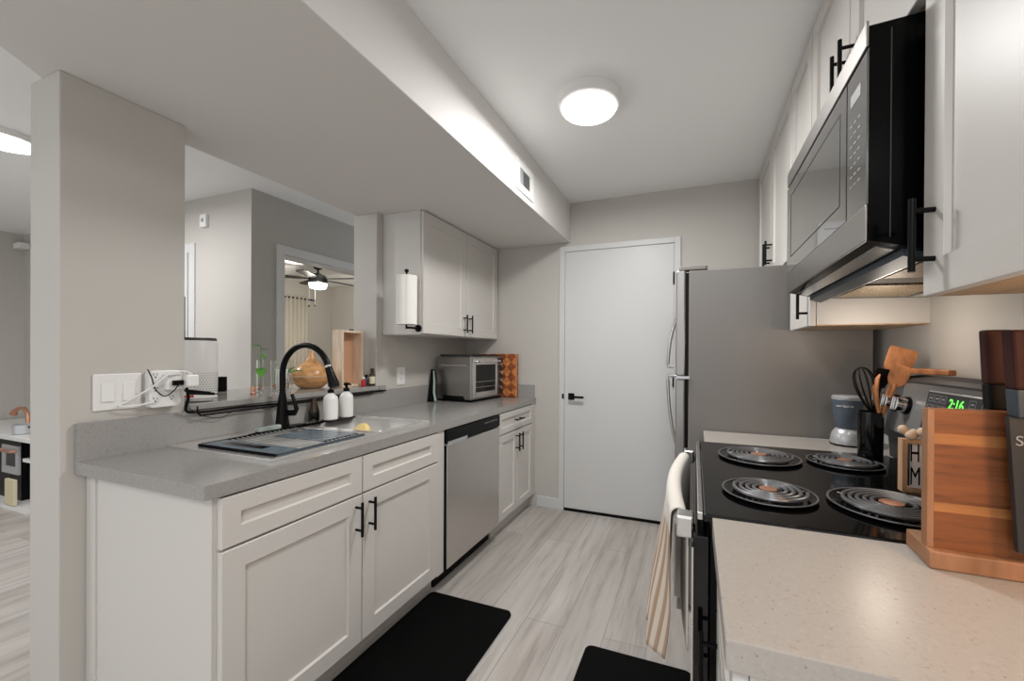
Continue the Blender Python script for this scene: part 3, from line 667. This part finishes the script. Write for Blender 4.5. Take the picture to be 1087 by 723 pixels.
# ---------------------------------------------------------------- far things: sensors, fan, curtain, toy kitchen
t = thing('wall_sensor', 'small white chime box high on the light wall beyond the pass-through', 'wall sensor', (-3.52, 1.95, 2.19))
obj('body', bx(-3.575, -3.50, 1.932, 1.9595, 2.195, 2.295), M['plastic'], t, bev=.006); obj('button', bx(-3.55, -3.525, 1.929, 1.9318, 2.235, 2.26), M['greylabel'], t)
t = thing('motion_sensor', 'small white motion sensor in the far left ceiling corner', 'motion sensor', (-6.43, 1.90, 2.3))
obj('body', bx(-6.455, -6.33, 1.88, 1.955, 2.27, 2.33), M['plastic'], t, bev=.008)
fn = thing('ceiling_fan', 'dark ceiling fan with glowing light seen through the bedroom doorway', 'ceiling fan', (-4.78, 3.96, 2.1))
FX, FY = -4.78, 3.96
obj('canopy', lathe(B(), (FX, FY, CH), [(.075, -.001), (.075, -.015), (.045, -.06), (.02, -.07)], 24), M['black'], fn, smooth=True)
obj('rod', cyl(B(), (FX, FY, CH-.07), (FX, FY, CH-.12), .014, seg=12), M['black'], fn)
obj('motor', lathe(B(), (FX, FY, CH-.12), [(.03, 0), (.095, -.03), (.115, -.07), (.115, -.12), (.10, -.135)], 32), M['black'], fn, smooth=True)
obj('lamp_glass', lathe(B(), (FX, FY, CH-.256), [(.11, 0), (.112, -.015), (.095, -.06), (.05, -.075), (.01, -.078)], 32), M['fanlamp'], fn, smooth=True)
for k in range(5):
    a = .25+2*PI*k/5; d = Vector((math.cos(a), math.sin(a), 0)); s = Vector((-d.y, d.x, .12)); c = Vector((FX, FY, CH-.20))
    bm = B(); P = []
    for t_, wv in ((.11, .02), (.18, .035), (.22, .055), (.56, .065), (.60, .045)):
        P.append((c+d*t_+s*wv, c+d*t_-s*wv))
    lo = [bm.verts.new(p) for p, q in P]+[bm.verts.new(q) for p, q in P[::-1]]; hi = [bm.verts.new(v.co+Vector((0, 0, .008))) for v in lo]
    bm.faces.new(lo); bm.faces.new(hi[::-1]); n = len(lo)
    for i in range(n): bm.faces.new((lo[i], lo[(i+1) % n], hi[(i+1) % n], hi[i]))
    obj('blade', bm, M['black'], fn)
for dx in (-.05, .06):
    ch_ = obj('pull_chain', cyl(B(), (FX+dx, FY-.09, CH-.26), (FX+dx, FY-.09, CH-.55), .002, seg=6), M['dark'], fn)
    obj('fob', lathe(B(), (FX+dx, FY-.09, CH-.58), [(.004, .03), (.012, .02), (.012, .005), (.004, 0)], 10), M['black'], ch_)
cu = thing('curtain', 'cream curtain panel hanging by the bedroom wall beyond the doorway', 'curtain', (-6.15, 4.6, .05))
bm = B(); a = []
for k in range(60):
    a.append((-6.15+.03*math.sin(k*.9), 4.30+k*.0100))
for i in range(59): q = [bm.verts.new(p) for p in ((*a[i], .06), (*a[i+1], .06), (*a[i+1], 2.19), (*a[i], 2.19))]; bm.faces.new(q)
bmesh.ops.remove_doubles(bm, verts=bm.verts, dist=1e-5)
o = obj('cloth', bm, M['curtain'], cu, smooth=True); o.modifiers.new('s', 'SOLIDIFY').thickness = .004
obj('rod', cyl(B(), (-6.15, 4.2, 2.14), (-6.15, 5.05, 2.14), .012, seg=10), M['black'], cu)
# toy kitchen
tk = thing('toy_kitchen', 'black and white toy play kitchen on the living room floor', 'toy kitchen', (-5.25, 1.7, 0))
obj('plinth', bx(-6.44, -4.72, 1.44, 1.93, 0.0, .03), M['plastic'], tk)
obj('carcass', bx(-6.42, -4.75, 1.62, 1.92, .0305, .52), M['black'], tk)
obj('left_carcass', bx(-6.42, -5.07, 1.52, 1.6195, .0305, .52), M['black'], tk)
obj('worktop', bx(-6.43, -4.73, 1.48, 1.93, .521, .555), M['plastic'], tk, bev=.004)
bm = B(); box(bm, -5.36, -5.30, 1.505, 1.5195, .24, .47); box(bm, -5.12, -5.075, 1.505, 1.5195, .24, .47); box(bm, -5.30, -5.12, 1.505, 1.5195, .24, .30); box(bm, -5.30, -5.12, 1.505, 1.5195, .41, .47)
ov = obj('oven_door', bm, M['cuplid'], tk)
obj('window', bx(-5.30, -5.12, 1.511, 1.519, .30, .41), M['gloss'], ov)
obj('door_handle', tube(B(), [(-5.33, 1.50, .43), (-5.33, 1.475, .43), (-5.10, 1.475, .43), (-5.10, 1.50, .43)], .010, 8), M['copper'], ov)
obj('side_door', bx(-5.08, -4.93, 1.44, 1.46, .035, .235), M['cream'], tk, bev=.003)
obj('shelf', bx(-4.98, -4.76, 1.50, 1.6195, .36, .385), M['plastic'], tk)
obj('tap', tube(B(), [(-5.60, 1.72, .555), (-5.61, 1.72, .67), (-5.66, 1.715, .72), (-5.74, 1.71, .72), (-5.80, 1.70, .69), (-5.82, 1.70, .66)], [.016, .014, .014, .014, .020, .026], 10), M['copper'], tk, smooth=True)
t = thing('toy_pot', 'small grey toy pot on top of the play kitchen', 'pot', (-5.20, 1.60, .556))
obj('body', lathe(B(), (-5.20, 1.58, .5555), [(.06, 0), (.07, .004), (.07, .075), (.066, .075), (.064, .008), (.01, .006)], 24), M['cuplid'], t, smooth=True)
obj('handle', tube(B(), [(-5.13, 1.58, .61), (-5.10, 1.58, .62), (-5.02, 1.58, .63)], .008, 8), M['black'], t)

# ---------------------------------------------------------------- floor mats
obj('floor_mat', prism(B(), rrect(-1.262, -.80, .60, 1.712, .03), .0005, .016), M['rubber'], bev=.005, label='black kitchen mat on the floor in front of the sink cabinet', cat='mat')
obj('floor_mat', prism(B(), rrect(-.42, .0, .85, 1.632, .03), .0005, .016), M['rubber'], bev=.005, label='black kitchen mat on the floor in front of the stove', cat='mat')

# ---------------------------------------------------------------- right run: fridge
FX0 = -.028
fr = thing('refrigerator', 'grey-sided top freezer refrigerator with steel doors beside the back door', 'refrigerator', (.33, 2.43, 0))
obj('body', bx(FX0, .698, 2.030, 2.80, .03, 1.640), M['fridgeside'], fr, bev=.004)
obj('plinth', bx(FX0+.02, .69, 2.04, 2.79, 0, .03), M['black'], fr)
bm = bx(FX0-.014, FX0-.0005, 2.036, 2.79, .06, 1.632); obj('gasket', bm, M['black'], fr)
d1 = obj('door', bx(FX0-.060, FX0-.0145, 2.030, 2.80, 1.135, 1.645), M['mwsteel'], fr, bev=.008, label='upper freezer door')
d2 = obj('door', bx(FX0-.060, FX0-.0145, 2.030, 2.80, .06, 1.120), M['mwsteel'], fr, bev=.008, label='lower fridge door')
def bow(z0, z1, flip):
    if not flip: z0, z1 = z1, z0
    P = []
    for k in range(13):
        t = k/12; s = math.sin(PI/2*t) if flip else math.cos(PI/2*t)
        P.append((FX0-.062-.075*s**.6 if s > 0 else FX0-.062, 2.735, z0+(z1-z0)*t))
    e = P[-1] if flip else P[0]
    return tube(B(), P+[(FX0-.060, 2.735, e[2])] if flip else [(FX0-.060, 2.735, e[2])]+P, .011, 10)
obj('handle', bow(1.50, 1.16, True), M['steelh'], d1, smooth=True)
obj('handle', bow(.62, 1.10, False), M['steelh'], d2, smooth=True)
obj('hinge_cover', prism(B(), rrect(-.075, .055, 2.035, 2.09, .012), 1.6455, 1.662), M['fridgeside'], fr, bev=.002)
obj('middle_hinge', bx(FX0-.055, FX0+.005, 2.020, 2.029, 1.121, 1.134), M['cuplid'], fr)
# counter strip beyond range
STY0, STY1 = 1.737, 2.016
sc = thing('base_cabinet', 'narrow white base cabinet between stove and refrigerator', 'cabinet', (.4, 1.87, 0))
obj('body', bx(.075, XR-.002, STY0+.003, STY1, .10, .838), M['cab'], sc)
obj('door', shaker(.075-.001, -1, STY0+.006, STY1-.003, .11, .83, rail=.05), M['cab'], sc)
obj('toe_kick', bx(.13, XR-.002, STY0+.003, STY1, 0, .10), M['cab'], sc)
obj('countertop', bx(.040, XR-.001, STY0+.001, STY1+.003, .84, .88), M['quartzb'], bev=.002, label='short beige counter strip between stove and refrigerator', cat='countertop')
# range
RY0, RY1 = .940, 1.733
rg = thing('electric_range', 'black electric coil range with grey back panel on the right', 'range', (.38, 1.34, 0))
obj('body', bx(.035, .722, RY0, RY1, .03, .868), M['black'], rg, bev=.002)
obj('storage_drawer', bx(.004, .034, RY0+.004, RY1-.004, .06, .22), M['black'], rg, bev=.003)
dd = obj('oven_door', bx(.0, .034, RY0+.004, RY1-.004, .235, .835), M['gloss'], rg, bev=.004)
obj('door_trim', bx(-.004, .0, RY0+.02, RY0+.05, .26, .80), M['steelh'], dd)
ct_ = obj('cooktop', bx(.020, .640, RY0-.001, RY1+.001, .8685, .886), M['gloss'], rg, bev=.004)
obj('cooktop_rail', bx(.008, .0195, RY0, RY1, .872, .889), M['steelh'], rg, bev=.002)
bm = B(); n = 14
P = [(-.030-.028*math.sin(PI*k/n), 1.0+.68*k/n, .838) for k in range(n+1)]
tube(bm, P, .0125, 12); hb = obj('door_handle', bm, M['steelh'], dd, smooth=True)
for y in (1.0, 1.68): obj('handle_bracket', bx(-.038, .0, y-.028, y+.022, .812, .862), M['steelh'], dd, bev=.005)
# burners
def burner(x, y, r):
    z = .8865
    u = obj('burner', lathe(B(), (x, y, z), [(r*1.02, 0), (r*1.22, .0015), (r*1.26, .006), (r*1.20, .007), (r*1.04, .0025), (r*.3, .001)], 48), M['gloss'], rg, smooth=True, label='drip pan with spiral heating coil')
    obj('trim_ring', lathe(B(), (x, y, z), [(r*1.20, .0068), (r*1.255, .0072), (r*1.25, .009), (r*1.20, .0085)], 48, cap=False), M['coil'], u, smooth=True)
    P = []; turns = 5 if r > .09 else 4; r0 = r*.30
    for k in range(int(turns*36)+1):
        a = 2*PI*k/36; rr = r0+(r-r0)*k/(turns*36); P.append((x+rr*math.cos(a), y+rr*math.sin(a), z+.013))
    obj('coil', tube(B(), P, .0047, 8), M['coil'], u, smooth=True)
    bm = B()
    for k in range(3): a = 2*PI*k/3+.4; d = Vector((math.cos(a), math.sin(a), 0)); cyl(bm, Vector((x, y, z+.006))+d*r*.15, Vector((x, y, z+.006))+d*r*1.1, .0025, seg=6)
    obj('support', bm, M['chrome'], u)
    obj('medallion', lathe(B(), (x, y, z+.008), [(.003, 0), (r*.24, 0), (r*.24, .007), (r*.1, .009)], 20), M['copper'], u, smooth=True)
burner(.175, 1.132, .085); burner(.205, 1.520, .101); burner(.424, 1.128, .098); burner(.455, 1.540, .083)
# backguard
bm = B()
sec = [(.645, .8865), (.722, .8865), (.722, 1.165), (.665, 1.170), (.640, 1.160), (.628, 1.150), (.600, 1.0), (.610, .975), (.640, .955)]
n = 16; rings = []
for i in range(n+1):
    t = i/n; y = RY0+(RY1-RY0)*t; lift = .022*(1-(2*t-1)**4)-.012
    rings.append([bm.verts.new((x, y, z+(lift if z > 1.1 else 0))) for x, z in sec])
for a, b in zip(rings, rings[1:]):
    for k in range(len(sec)): bm.faces.new((a[k], a[(k+1) % len(sec)], b[(k+1) % len(sec)], b[k]))
bm.faces.new(rings[0]); bm.faces.new(rings[-1][::-1])
bg = obj('backguard', bm, M['dark'], rg)
# grey face plate
nrm = Vector((-(1.150-1.0), 0, (.628-.600))).normalized(); ex_ = Vector((.628-.600, 0, .15)).normalized()
def face(s, y, o=0): return Vector((.600, y, 1.0))+ex_*s+nrm*o
bm = B(); n = 16; A = []
for i in range(n+1):
    t = i/n; y = RY0+.012+(RY1-RY0-.024)*t; lift = .020*(1-(2*t-1)**4)-.012; lo = .012*(2*t-1)**4
    A.append([bm.verts.new(face(.0+lo-.004, y, .0006)), bm.verts.new(face(.148+lift, y, .0006)), bm.verts.new(face(.148+lift, y, .004)), bm.verts.new(face(.0+lo-.004, y, .004))])
for a, b in zip(A, A[1:]):
    for k in range(4): bm.faces.new((a[k], a[(k+1) % 4], b[(k+1) % 4], b[k]))
bm.faces.new(A[0]); bm.faces.new(A[-1][::-1])
obj('face_plate', bm, mat('backguard_grey', (.20, .20, .198), .35, metal=.2), rg)
def plate(y0, y1, s0, s1, o0, o1): return hexa(B(), [face(s0, y0, o0), face(s0, y1, o0), face(s0, y1, o1), face(s0, y0, o1), face(s1, y0, o0), face(s1, y1, o0), face(s1, y1, o1), face(s1, y0, o1)])
obj('display_frame', plate(1.10, 1.425, .028, .142, .0042, .007), M['cuplid'], rg, bev=.001)
dp = obj('display_panel', plate(1.105, 1.420, .032, .138, .0072, .010), M['dark'], rg)
R_ = (0, -1, 0)
for y in (1.398, 1.370, 1.342, 1.225, 1.180):
    for s in (.094, .122):
        bm = B()
        for dy, ds, wy, hs in ((-.011, 0, .001, .018), (.011, 0, .001, .018), (0, -.009, .023, .001), (0, .009, .023, .001), (0, 0, .010, .004)):
            a0, a1, b0, b1 = y+dy-wy/2, y+dy+wy/2, s+ds-hs/2, s+ds+hs/2
            hexa(bm, [face(b0, a0, .0102), face(b0, a1, .0102), face(b0, a1, .0106), face(b0, a0, .0106), face(b1, a0, .0102), face(b1, a1, .0102), face(b1, a1, .0106), face(b1, a0, .0106)])
        obj('button', bm, M['greylabel'], dp)
text('clock_digits', '2:16', .036, facing(face(.113, 1.285, .0108), R_, ex_), M['screen'], rg)
for y in (1.672, 1.600, 1.528):
    c = face(.085, y, .0045)
    kb = obj('knob', cyl(B(), c, c+nrm*.010, .028, .026, 24), M['black'], rg, smooth=True)
    obj('knob_cap', cyl(B(), c+nrm*.0102, c+nrm*.032, .0235, .021, 24), M['chrome'], kb, smooth=True)
    bm = B(); q = c+nrm*.032
    hexa(bm, [q+ex_*a_+Vector((0, b_, 0))+nrm*c_ for c_ in (0.0003, .010) for a_, b_ in ((-.021, -.005), (-.021, .005), (.021, .005), (.021, -.005))])
    obj('knob_grip', bm, M['steelh'], kb, bev=.002)
# towel over handle
bm = B(); uvl = bm.loops.layers.uv.new('UVMap')
def towel_pt(u, v):
    # v: 0 back bottom -> .30 over bar -> 1 front bottom ; u along bar
    t = u; yb = 1.035+.59*u; bow_ = -.030-.028*math.sin(PI*(yb-1.0)/.68)
    r = .0185
    if v < .20: z = .838-(.20-v)/.20*.33; x = bow_+r+.002
    elif v < .36:
        a = PI*(v-.20)/.16; x = bow_+r*math.cos(a); z = .838+r*math.sin(a)
    else:
        s = (v-.36)/.64; z = .838-s*.37; x = bow_-r-.006*math.sin(s*3)-.030*s*s
        # gathers towards the near end as it falls
        yb = yb*(1-.55*s**.7)+(1.05)*(.55*s**.7)
        x += .020*math.sin(u*16+s*2)*min(1, s*1.5)
    return (min(x, -.003) if v < .2 else x, yb, z)
NU, NV = 40, 44; G = [[bm.verts.new(towel_pt(i/NU, j/NV)) for j in range(NV+1)] for i in range(NU+1)]
for i in range(NU):
    for j in range(NV):
        f = bm.faces.new((G[i][j], G[i+1][j], G[i+1][j+1], G[i][j+1]))
        for lp, (a, b) in zip(f.loops, ((i, j), (i+1, j), (i+1, j+1), (i, j+1))): lp[uvl].uv = (a/NU, b/NV)
o = obj('dish_towel', bm, M['towel'], smooth=True, label='white and brown striped dish towel hanging over the oven handle', cat='towel')
s_ = o.modifiers.new('s', 'SOLIDIFY'); s_.thickness = .003; s_.offset = 1

# near right counter and base
rb = thing('base_cabinet', 'white base cabinet under the near beige counter on the right', 'cabinet', (.4, .74, 0))
obj('body', bx(.068, XR-.002, .560, .936, .10, .838), M['cab'], rb, bev=.001)
obj('toe_kick', bx(.13, XR-.002, .565, .936, 0, .10), M['cab'], rb)
q = obj('drawer_front', shaker(.048, -1, .565, .933, .690, .832, rail=.04), M['cab'], rb)
q = obj('door', shaker(.048, -1, .565, .933, .108, .682), M['cab'], rb)
obj('handle', pull(.048, -1, .90, .52, .65), M['black'], q, smooth=True)
obj('countertop', bx(.038, XR-.001, .542, .938, .842, .882), M['quartzb'], bev=.002, label='beige speckled quartz counter in the near right corner', cat='countertop')

# knife block
kb = thing('knife_stand', 'upright striped wooden knife stand on the near beige counter', 'knife block', (.47, .89, .883))
CZ = .8824
bm = B(); prism(bm, [(.368, .842), (.70, .838), (.70, .9375), (.374, .9375)], CZ, CZ+.030); obj('base', bm, M['acaciaedge'], kb, bev=.003)
zb, ztp = CZ+.0303, 1.146
def slab(z0, z1, m, nm): obj(nm, hexa(B(), [(.380, .858, z0), (.640, .852, z0), (.640, .884, z0), (.380, .890, z0), (.380, .858, z1), (.640, .852, z1), (.640, .884, z1), (.380, .890, z1)]), m, kb)
for a, b, mm in ((zb, zb+.062, 'acacia'), (zb+.0621, zb+.077, 'acacialight'), (zb+.0771, zb+.175, 'acacia'), (zb+.1751, zb+.193, 'acacialight'), (zb+.1931, ztp, 'acacia')): slab(a, b, M[mm], 'wood_band')
obj('edge_strip', hexa(B(), [(.371, .858, zb), (.3798, .858, zb), (.3798, .876, zb), (.371, .876, zb), (.371, .858, ztp), (.3798, .858, ztp), (.3798, .876, ztp), (.371, .876, ztp)]), M['acaciaedge'], kb)
def knife(x, w_, z_top, lab, tilt=0, front=False):
    yk0, yk1 = (.892, .912)
    if front: yk0, yk1 = .822, .848
    t = thing('kitchen_knife', lab, 'knife', (x, (yk0+yk1)/2, CZ+.05), 'knives in the wooden stand')
    dx = tilt
    def seg(z0, z1, wA, m, nm, bev=.004, sh=0, k=0):
        f = lambda z: dx*(1.29-z)
        obj(nm, hexa(B(), [(x+f(z0)-wA, yk0+k, z0), (x+f(z0)+wA, yk0+k, z0), (x+f(z0)+wA, yk1-k, z0), (x+f(z0)-wA, yk1-k, z0),
                           (x+f(z1)-wA, yk0+k, z1), (x+f(z1)+wA, yk0+k, z1), (x+f(z1)+wA, yk1-k, z1), (x+f(z1)-wA, yk1-k, z1)]), m, t, bev=bev)
    seg(z_top-.092, z_top, w_, M['handlewood'], 'handle')
    seg(z_top-.135, z_top-.0922, w_*.95, M['slate' if front else 'black'], 'bolster', .002)
    seg(CZ+.05, z_top-.1352, w_*(1.3 if front else .9), M['dark'], 'blade', 0, k=.008)
    return t
knife(.479, .0185, 1.281, 'knife with rosewood handle and black bolster, leftmost in the wooden stand', .05)
t = knife(.474, .019, 1.277, 'knife with rosewood handle and slate bolster, in front of the wooden stand', .06, True)
text('blade_letter', 'S', .022, facing((.470, .8293, 1.105), (1, 0, 0), (0, 0, 1)), M['greylabel'], t)

# HOME sign box with beads
hs = thing('wooden_sign', 'small wooden box sign with black letters on white behind the knife stand', 'sign', (.54, 1.25, .887))
sx0, sx1, sy0, sy1, sz0, sz1 = .484, .625, 1.232, 1.256, .8995, 1.030
bm = B(); box(bm, sx0, sx0+.010, sy0, sy1, sz0, sz1); box(bm, sx1-.010, sx1, sy0, sy1, sz0, sz1); box(bm, sx0+.010, sx1-.010, sy0, sy1, sz0, sz0+.010); box(bm, sx0+.010, sx1-.010, sy0, sy1, sz1-.010, sz1)
obj('frame', bm, M['signwood'], hs)
obj('feet', bx(sx0+.01, sx1-.01, sy0+.014, sy1-.005, .8868, sz0), M['signwood'], hs)
obj('white_panel', bx(sx0+.022, sx1-.010, sy0+.012, sy0+.018, sz0+.010, sz1-.010), M['plastic'], hs)
for ch_, x, z in (('H', .513, .993), ('O', .560, .993), ('M', .514, .936), ('E', .560, .936)):
    text('letter', ch_, .064, facing((x, sy0+.0116, z), (1, 0, 0), (0, 0, 1)) @ Matrix.Diagonal((.46, 1, 1, 1)), M['black'], hs)
bm = B()
for (x, y, z) in ((.500, 1.232, 1.041), (.512, 1.248, 1.043), (.522, 1.230, 1.050), (.540, 1.235, 1.043), (.558, 1.245, 1.042), (.574, 1.235, 1.043), (.490, 1.246, 1.052)):
    bmesh.ops.create_uvsphere(bm, u_segments=14, v_segments=8, radius=.0115, matrix=Matrix.Translation((x, y, z)))
obj('wooden_beads', bm, M['pale'], smooth=True, label='string of pale wooden beads on top of the box sign', cat='beads')

# crock with utensils
CX, CY = .565, 1.665
KX, KY, KZ = .548, 1.615, .8868
kr = thing('utensil_crock', 'glossy black utensil holder on the back corner of the range', 'utensil holder', (KX, KY, KZ))
obj('cup', lathe(B(), (KX, KY, KZ), [(.030, 0), (.034, .003), (.036, .165), (.0335, .165), (.031, .008), (.003, .006)], 32), M['gloss'], kr, smooth=True)
wk = thing('whisk', 'black balloon whisk standing in the black utensil holder', 'whisk', (KX-.01, KY, KZ+.01))
top = Vector((KX-.030, KY, KZ+.320)); bot = Vector((KX+.005, KY, KZ+.16)); ax = (top-bot).normalized(); u_, v_ = frame_of(ax)
for k in range(5):
    a = PI*k/5; d = u_*math.cos(a)+v_*math.sin(a); P = []
    for i in range(25):
        t = i/24*2-1; s = abs(t); wv = .030*math.sin(PI*(1-s)**.0*min(1, (s)))*1.0
        prof_ = math.sin(PI*(s**.75)) if False else math.sin(PI*s)**.8 if s < 1 else 0
        ang = PI*t; h_ = (1-s**1.6); P.append(bot+ax*(.155*h_)+d*(math.copysign(1, t)*.028*(math.sin(PI*min(s, 1))**.75 if s not in (0,) else 0)))
    obj('wire', tube(B(), P, .0021, 6), M['black'], wk, smooth=True)
obj('handle', cyl(B(), (KX+.012, KY, KZ+.012), bot+ax*.012, .006, seg=12), M['black'], wk)
sp = thing('wooden_spoon', 'wooden spoon standing upright at the front of the utensil holder', 'spoon', (KX+.012, KY-.01, KZ+.01))
bm = tube(B(), [(KX+.005, KY-.015, KZ+.012), (KX+.018, KY-.022, KZ+.15), (KX+.008, KY-.024, KZ+.20), (KX+.004, KY-.024, KZ+.24), (KX+.010, KY-.022, KZ+.275), (KX+.018, KY-.020, KZ+.29)], [.005, .006, .012, .015, .012, .004], 14, flat=.5)
obj('spoon', bm, M['spoon'], sp, smooth=True)
def spat(lab, base_, tip, wd, ln, m, th=.006, rot=None, name='wooden_spatula'):
    t = thing(name, lab, 'spatula', base_)
    b0, tp = Vector(base_), Vector(tip); d = (tp-b0).normalized(); v = Vector(rot or (1, .25, 0)); s = (v-d*v.dot(d)).normalized(); n = d.cross(s)
    st_ = tp-d*ln; bm = B()
    out = [(0, .18), (.12, .72), (.35, .95), (.7, 1), (.93, 1), (1, .9)]
    L = [(st_+d*ln*a+s*wd/2*b, st_+d*ln*a-s*wd/2*b) for a, b in out]
    lo = [bm.verts.new(p-n*th/2) for p, q in L]+[bm.verts.new(q-n*th/2) for p, q in L[::-1]]; hi = [bm.verts.new(x_.co+n*th) for x_ in lo]
    bm.faces.new(lo); bm.faces.new(hi[::-1]); k_ = len(lo)
    for i in range(k_): bm.faces.new((lo[i], lo[(i+1) % k_], hi[(i+1) % k_], hi[i]))
    obj('blade', bm, m, t, bev=.002); obj('handle', tube(B(), [b0, st_+d*.01], [.005, .006], 10), m, t)
spat('broad olive wood spatula leaning right in the utensil holder, tallest', (KX-.012, KY+.012, KZ+.015), (.655, 1.66, 1.262), .078, .105, M['spoon'], rot=(1, -.1, -.25))
spat('smaller wooden spatula leaning right in front of the broad one', (KX-.015, KY-.005, KZ+.015), (.618, 1.575, 1.205), .052, .07, M['spoon'], rot=(1, -.2, -.4))
spat('black spatula between the whisk and the wooden spatulas', (KX-.010, KY+.004, KZ+.015), (.585, 1.625, 1.195), .045, .07, M['black'], name='black_spatula', rot=(1, .2, -.2))
bm = B(); prism(bm, [(.635, 1.70), (.700, 1.70), (.700, 1.50), (.690, 1.45), (.672, 1.45), (.650, 1.52), (.635, 1.55)], 1.181, 1.197)
obj('wooden_board', bm, M['spoon'], bev=.003, label='dark wooden paddle lying on top of the range back panel', cat='board')
# blender
bl = thing('blender', 'compact blender with blue-grey cup on the counter strip by the refrigerator', 'blender', (.595, 1.90, .881))
BX, BY = .575, 1.915
obj('base', lathe(B(), (BX, BY, .8806), [(.050, 0), (.056, .004), (.058, .015), (.053, .045), (.042, .062), (.036, .066)], 36), M['cuplid'], bl, smooth=True)
obj('foot_ring', lathe(B(), (BX, BY, .8803), [(.030, .0), (.0585, .0001), (.0588, .006), (.03, .006)], 36), M['black'], bl)
obj('cup', lathe(B(), (BX, BY, .8806), [(.036, .0665), (.040, .075), (.049, .115), (.0515, .18)], 36), M['cupblue'], bl, smooth=True)
obj('cup_rim', lathe(B(), (BX, BY, .8806), [(.0525, .1805), (.0535, .183), (.0535, .193), (.050, .196), (.02, .197)], 36), M['cuplid'], bl, smooth=True)
vd = Vector((-BX, -BY, 0)).normalized(); vd = Vector((-.30, -.95, 0)).normalized()
for i, ch_ in enumerate('nutribullet'):
    a = math.atan2(vd.y, vd.x)+(i-6.6)*.105; nn = Vector((math.cos(a), math.sin(a), 0)); tt = Vector((-nn.y, nn.x, 0))
    text('logo_letter', ch_, .013, facing(Vector((BX, BY, 1.038))+nn*.0516, tt, (0, 0, 1)), M['plastic'], bl)

# ---------------------------------------------------------------- right uppers and microwave
UX = .392
def upper(y0, y1, z0, z1, doors, lab, hz, side=None, under=None):
    t = thing('upper_cabinet', lab, 'cabinet', ((UX+XR)/2, (y0+y1)/2, z0))
    obj('body', bx(UX+.021, XR-.001, y0+.001, y1-.001, z0+.004, z1), M['cab'], t)
    obj('underside_panel', bx(UX+.021, XR-.001, y0+.001, y1-.001, z0+.0, z0+.0038), M[under or 'underwood'], t)
    for (a, b, hy) in doors:
        dd = obj('door', shaker(UX, -1, a, b, z0, z1-.012 if z1 > 2.3 else z1), M['cab'], t)
        if hy: obj('handle', pull(UX, -1, hy, hz, hz+.13), M['black'], dd, smooth=True)
    return t
upper(.30, .930, 1.345, CH-.002, [(.303, .927, .890)], 'tall white upper cabinet at the near right with black pull', 1.385)
upper(.933, 1.690, 1.915, CH-.002, [(.936, 1.309, 1.280), (1.315, 1.687, 1.345)], 'white two-door upper cabinet directly above the microwave', 1.955)
upper(1.693, 2.020, 1.345, CH-.002, [(1.696, 2.017, 1.728)], 'narrow white upper cabinet between microwave and refrigerator', 1.372)
upper(2.023, D-.002, 1.670, CH-.002, [(2.026, 2.500, 2.47), (2.506, D-.035, 2.54)], 'white two-door upper cabinet above the refrigerator', 1.735)

mw = thing('microwave', 'stainless and black over-the-range microwave above the stove', 'microwave', (.53, 1.33, 1.43))
X0, MY0, MY1, MZ0, MZ1 = .316, .965, 1.686, 1.464, 1.903
obj('body', prism(B(), [(.3215, MZ0+.002), (.42, 1.440), (.725, 1.432), (.725, 1.910), (.3215, MZ1-.01)], MY0+.002, MY1-.002, 'y'), M['glossdull'], mw)
obj('top_trim', bx(X0, .3208, MY0, MY1, 1.852, MZ1), M['mwsteel'], mw, bev=.002)
obj('door_gap', bx(X0+.006, .3208, MY0+.001, MY1-.001, 1.843, 1.8518), M['black'], mw)
obj('bottom_trim', bx(X0, .3208, MY0, MY1, MZ0, 1.537), M['mwsteel'], mw, bev=.002)
obj('control_panel', bx(X0+.001, .3208, MY0, MY0+.106, 1.5375, 1.8425), M['mwglass'], mw)
dd = obj('door', bx(X0, .3208, MY0+.110, MY1, 1.5375, 1.8425), M['mwglass'], mw)
bm = B(); a, b, c, d = MY0+.15, MY1-.06, 1.585, 1.80
for q in ((a, b, c, c+.003), (a, b, d, d+.003), (a, a+.003, c+.003, d), (b-.003, b, c+.003, d)): box(bm, X0-.0008, X0-.0001, *q)
obj('window_outline', bm, M['dark'], dd)
bm = B()
for j in range(7):
    for i in range(3): y = MY0+.030+i*.022; z = 1.60+j*.022; box(bm, X0+.0002, X0+.0009, y, y+.012, z, z+.0035)
obj('keypad_legends', bm, M['greylabel'], mw)
obj('keypad_display', bx(X0+.0002, X0+.0009, MY0+.03, MY0+.085, 1.775, 1.80), M['greylabel'], mw)
obj('side_seam', bx(.356, .358, MY0+.0008, MY0+.0019, 1.47, 1.88), M['dark'], mw)
# underside pieces follow the slope
def under(x0, x1, y0, y1, dz0, dz1, m, nm):
    f = lambda x: MZ0+.002+(1.440-MZ0-.002)*(x-.332)/.088 if x < .42 else 1.440+(1.432-1.440)*(x-.42)/.305
    obj(nm, hexa(B(), [(x0, y0, f(x0)-dz1), (x1, y0, f(x1)-dz1), (x1, y1, f(x1)-dz1), (x0, y1, f(x0)-dz1), (x0, y0, f(x0)-dz0), (x1, y0, f(x1)-dz0), (x1, y1, f(x1)-dz0), (x0, y1, f(x0)-dz0)]), m, mw)
under(.345, .375, MY0+.03, MY1-.03, .0003, .004, M['steelh'], 'vent_strip')
under(.385, .418, MY0+.02, MY1-.02, .0003, .016, M['slate'], 'air_flap')
under(.4205, .440, MY0+.02, MY1-.02, .0003, .006, M['steelh'], 'bottom_rail')
under(.455, .64, MY0+.06, MY0+.30, .0003, .003, M['filter'], 'grease_filter')
under(.455, .64, MY0+.42, MY0+.66, .0003, .003, M['filter'], 'grease_filter')
under(.66, .70, MY0+.05, MY1-.05, .0003, .003, M['steelh'], 'rear_strip')

for o in bpy.data.objects:
    if '_org' in o: del o['_org']
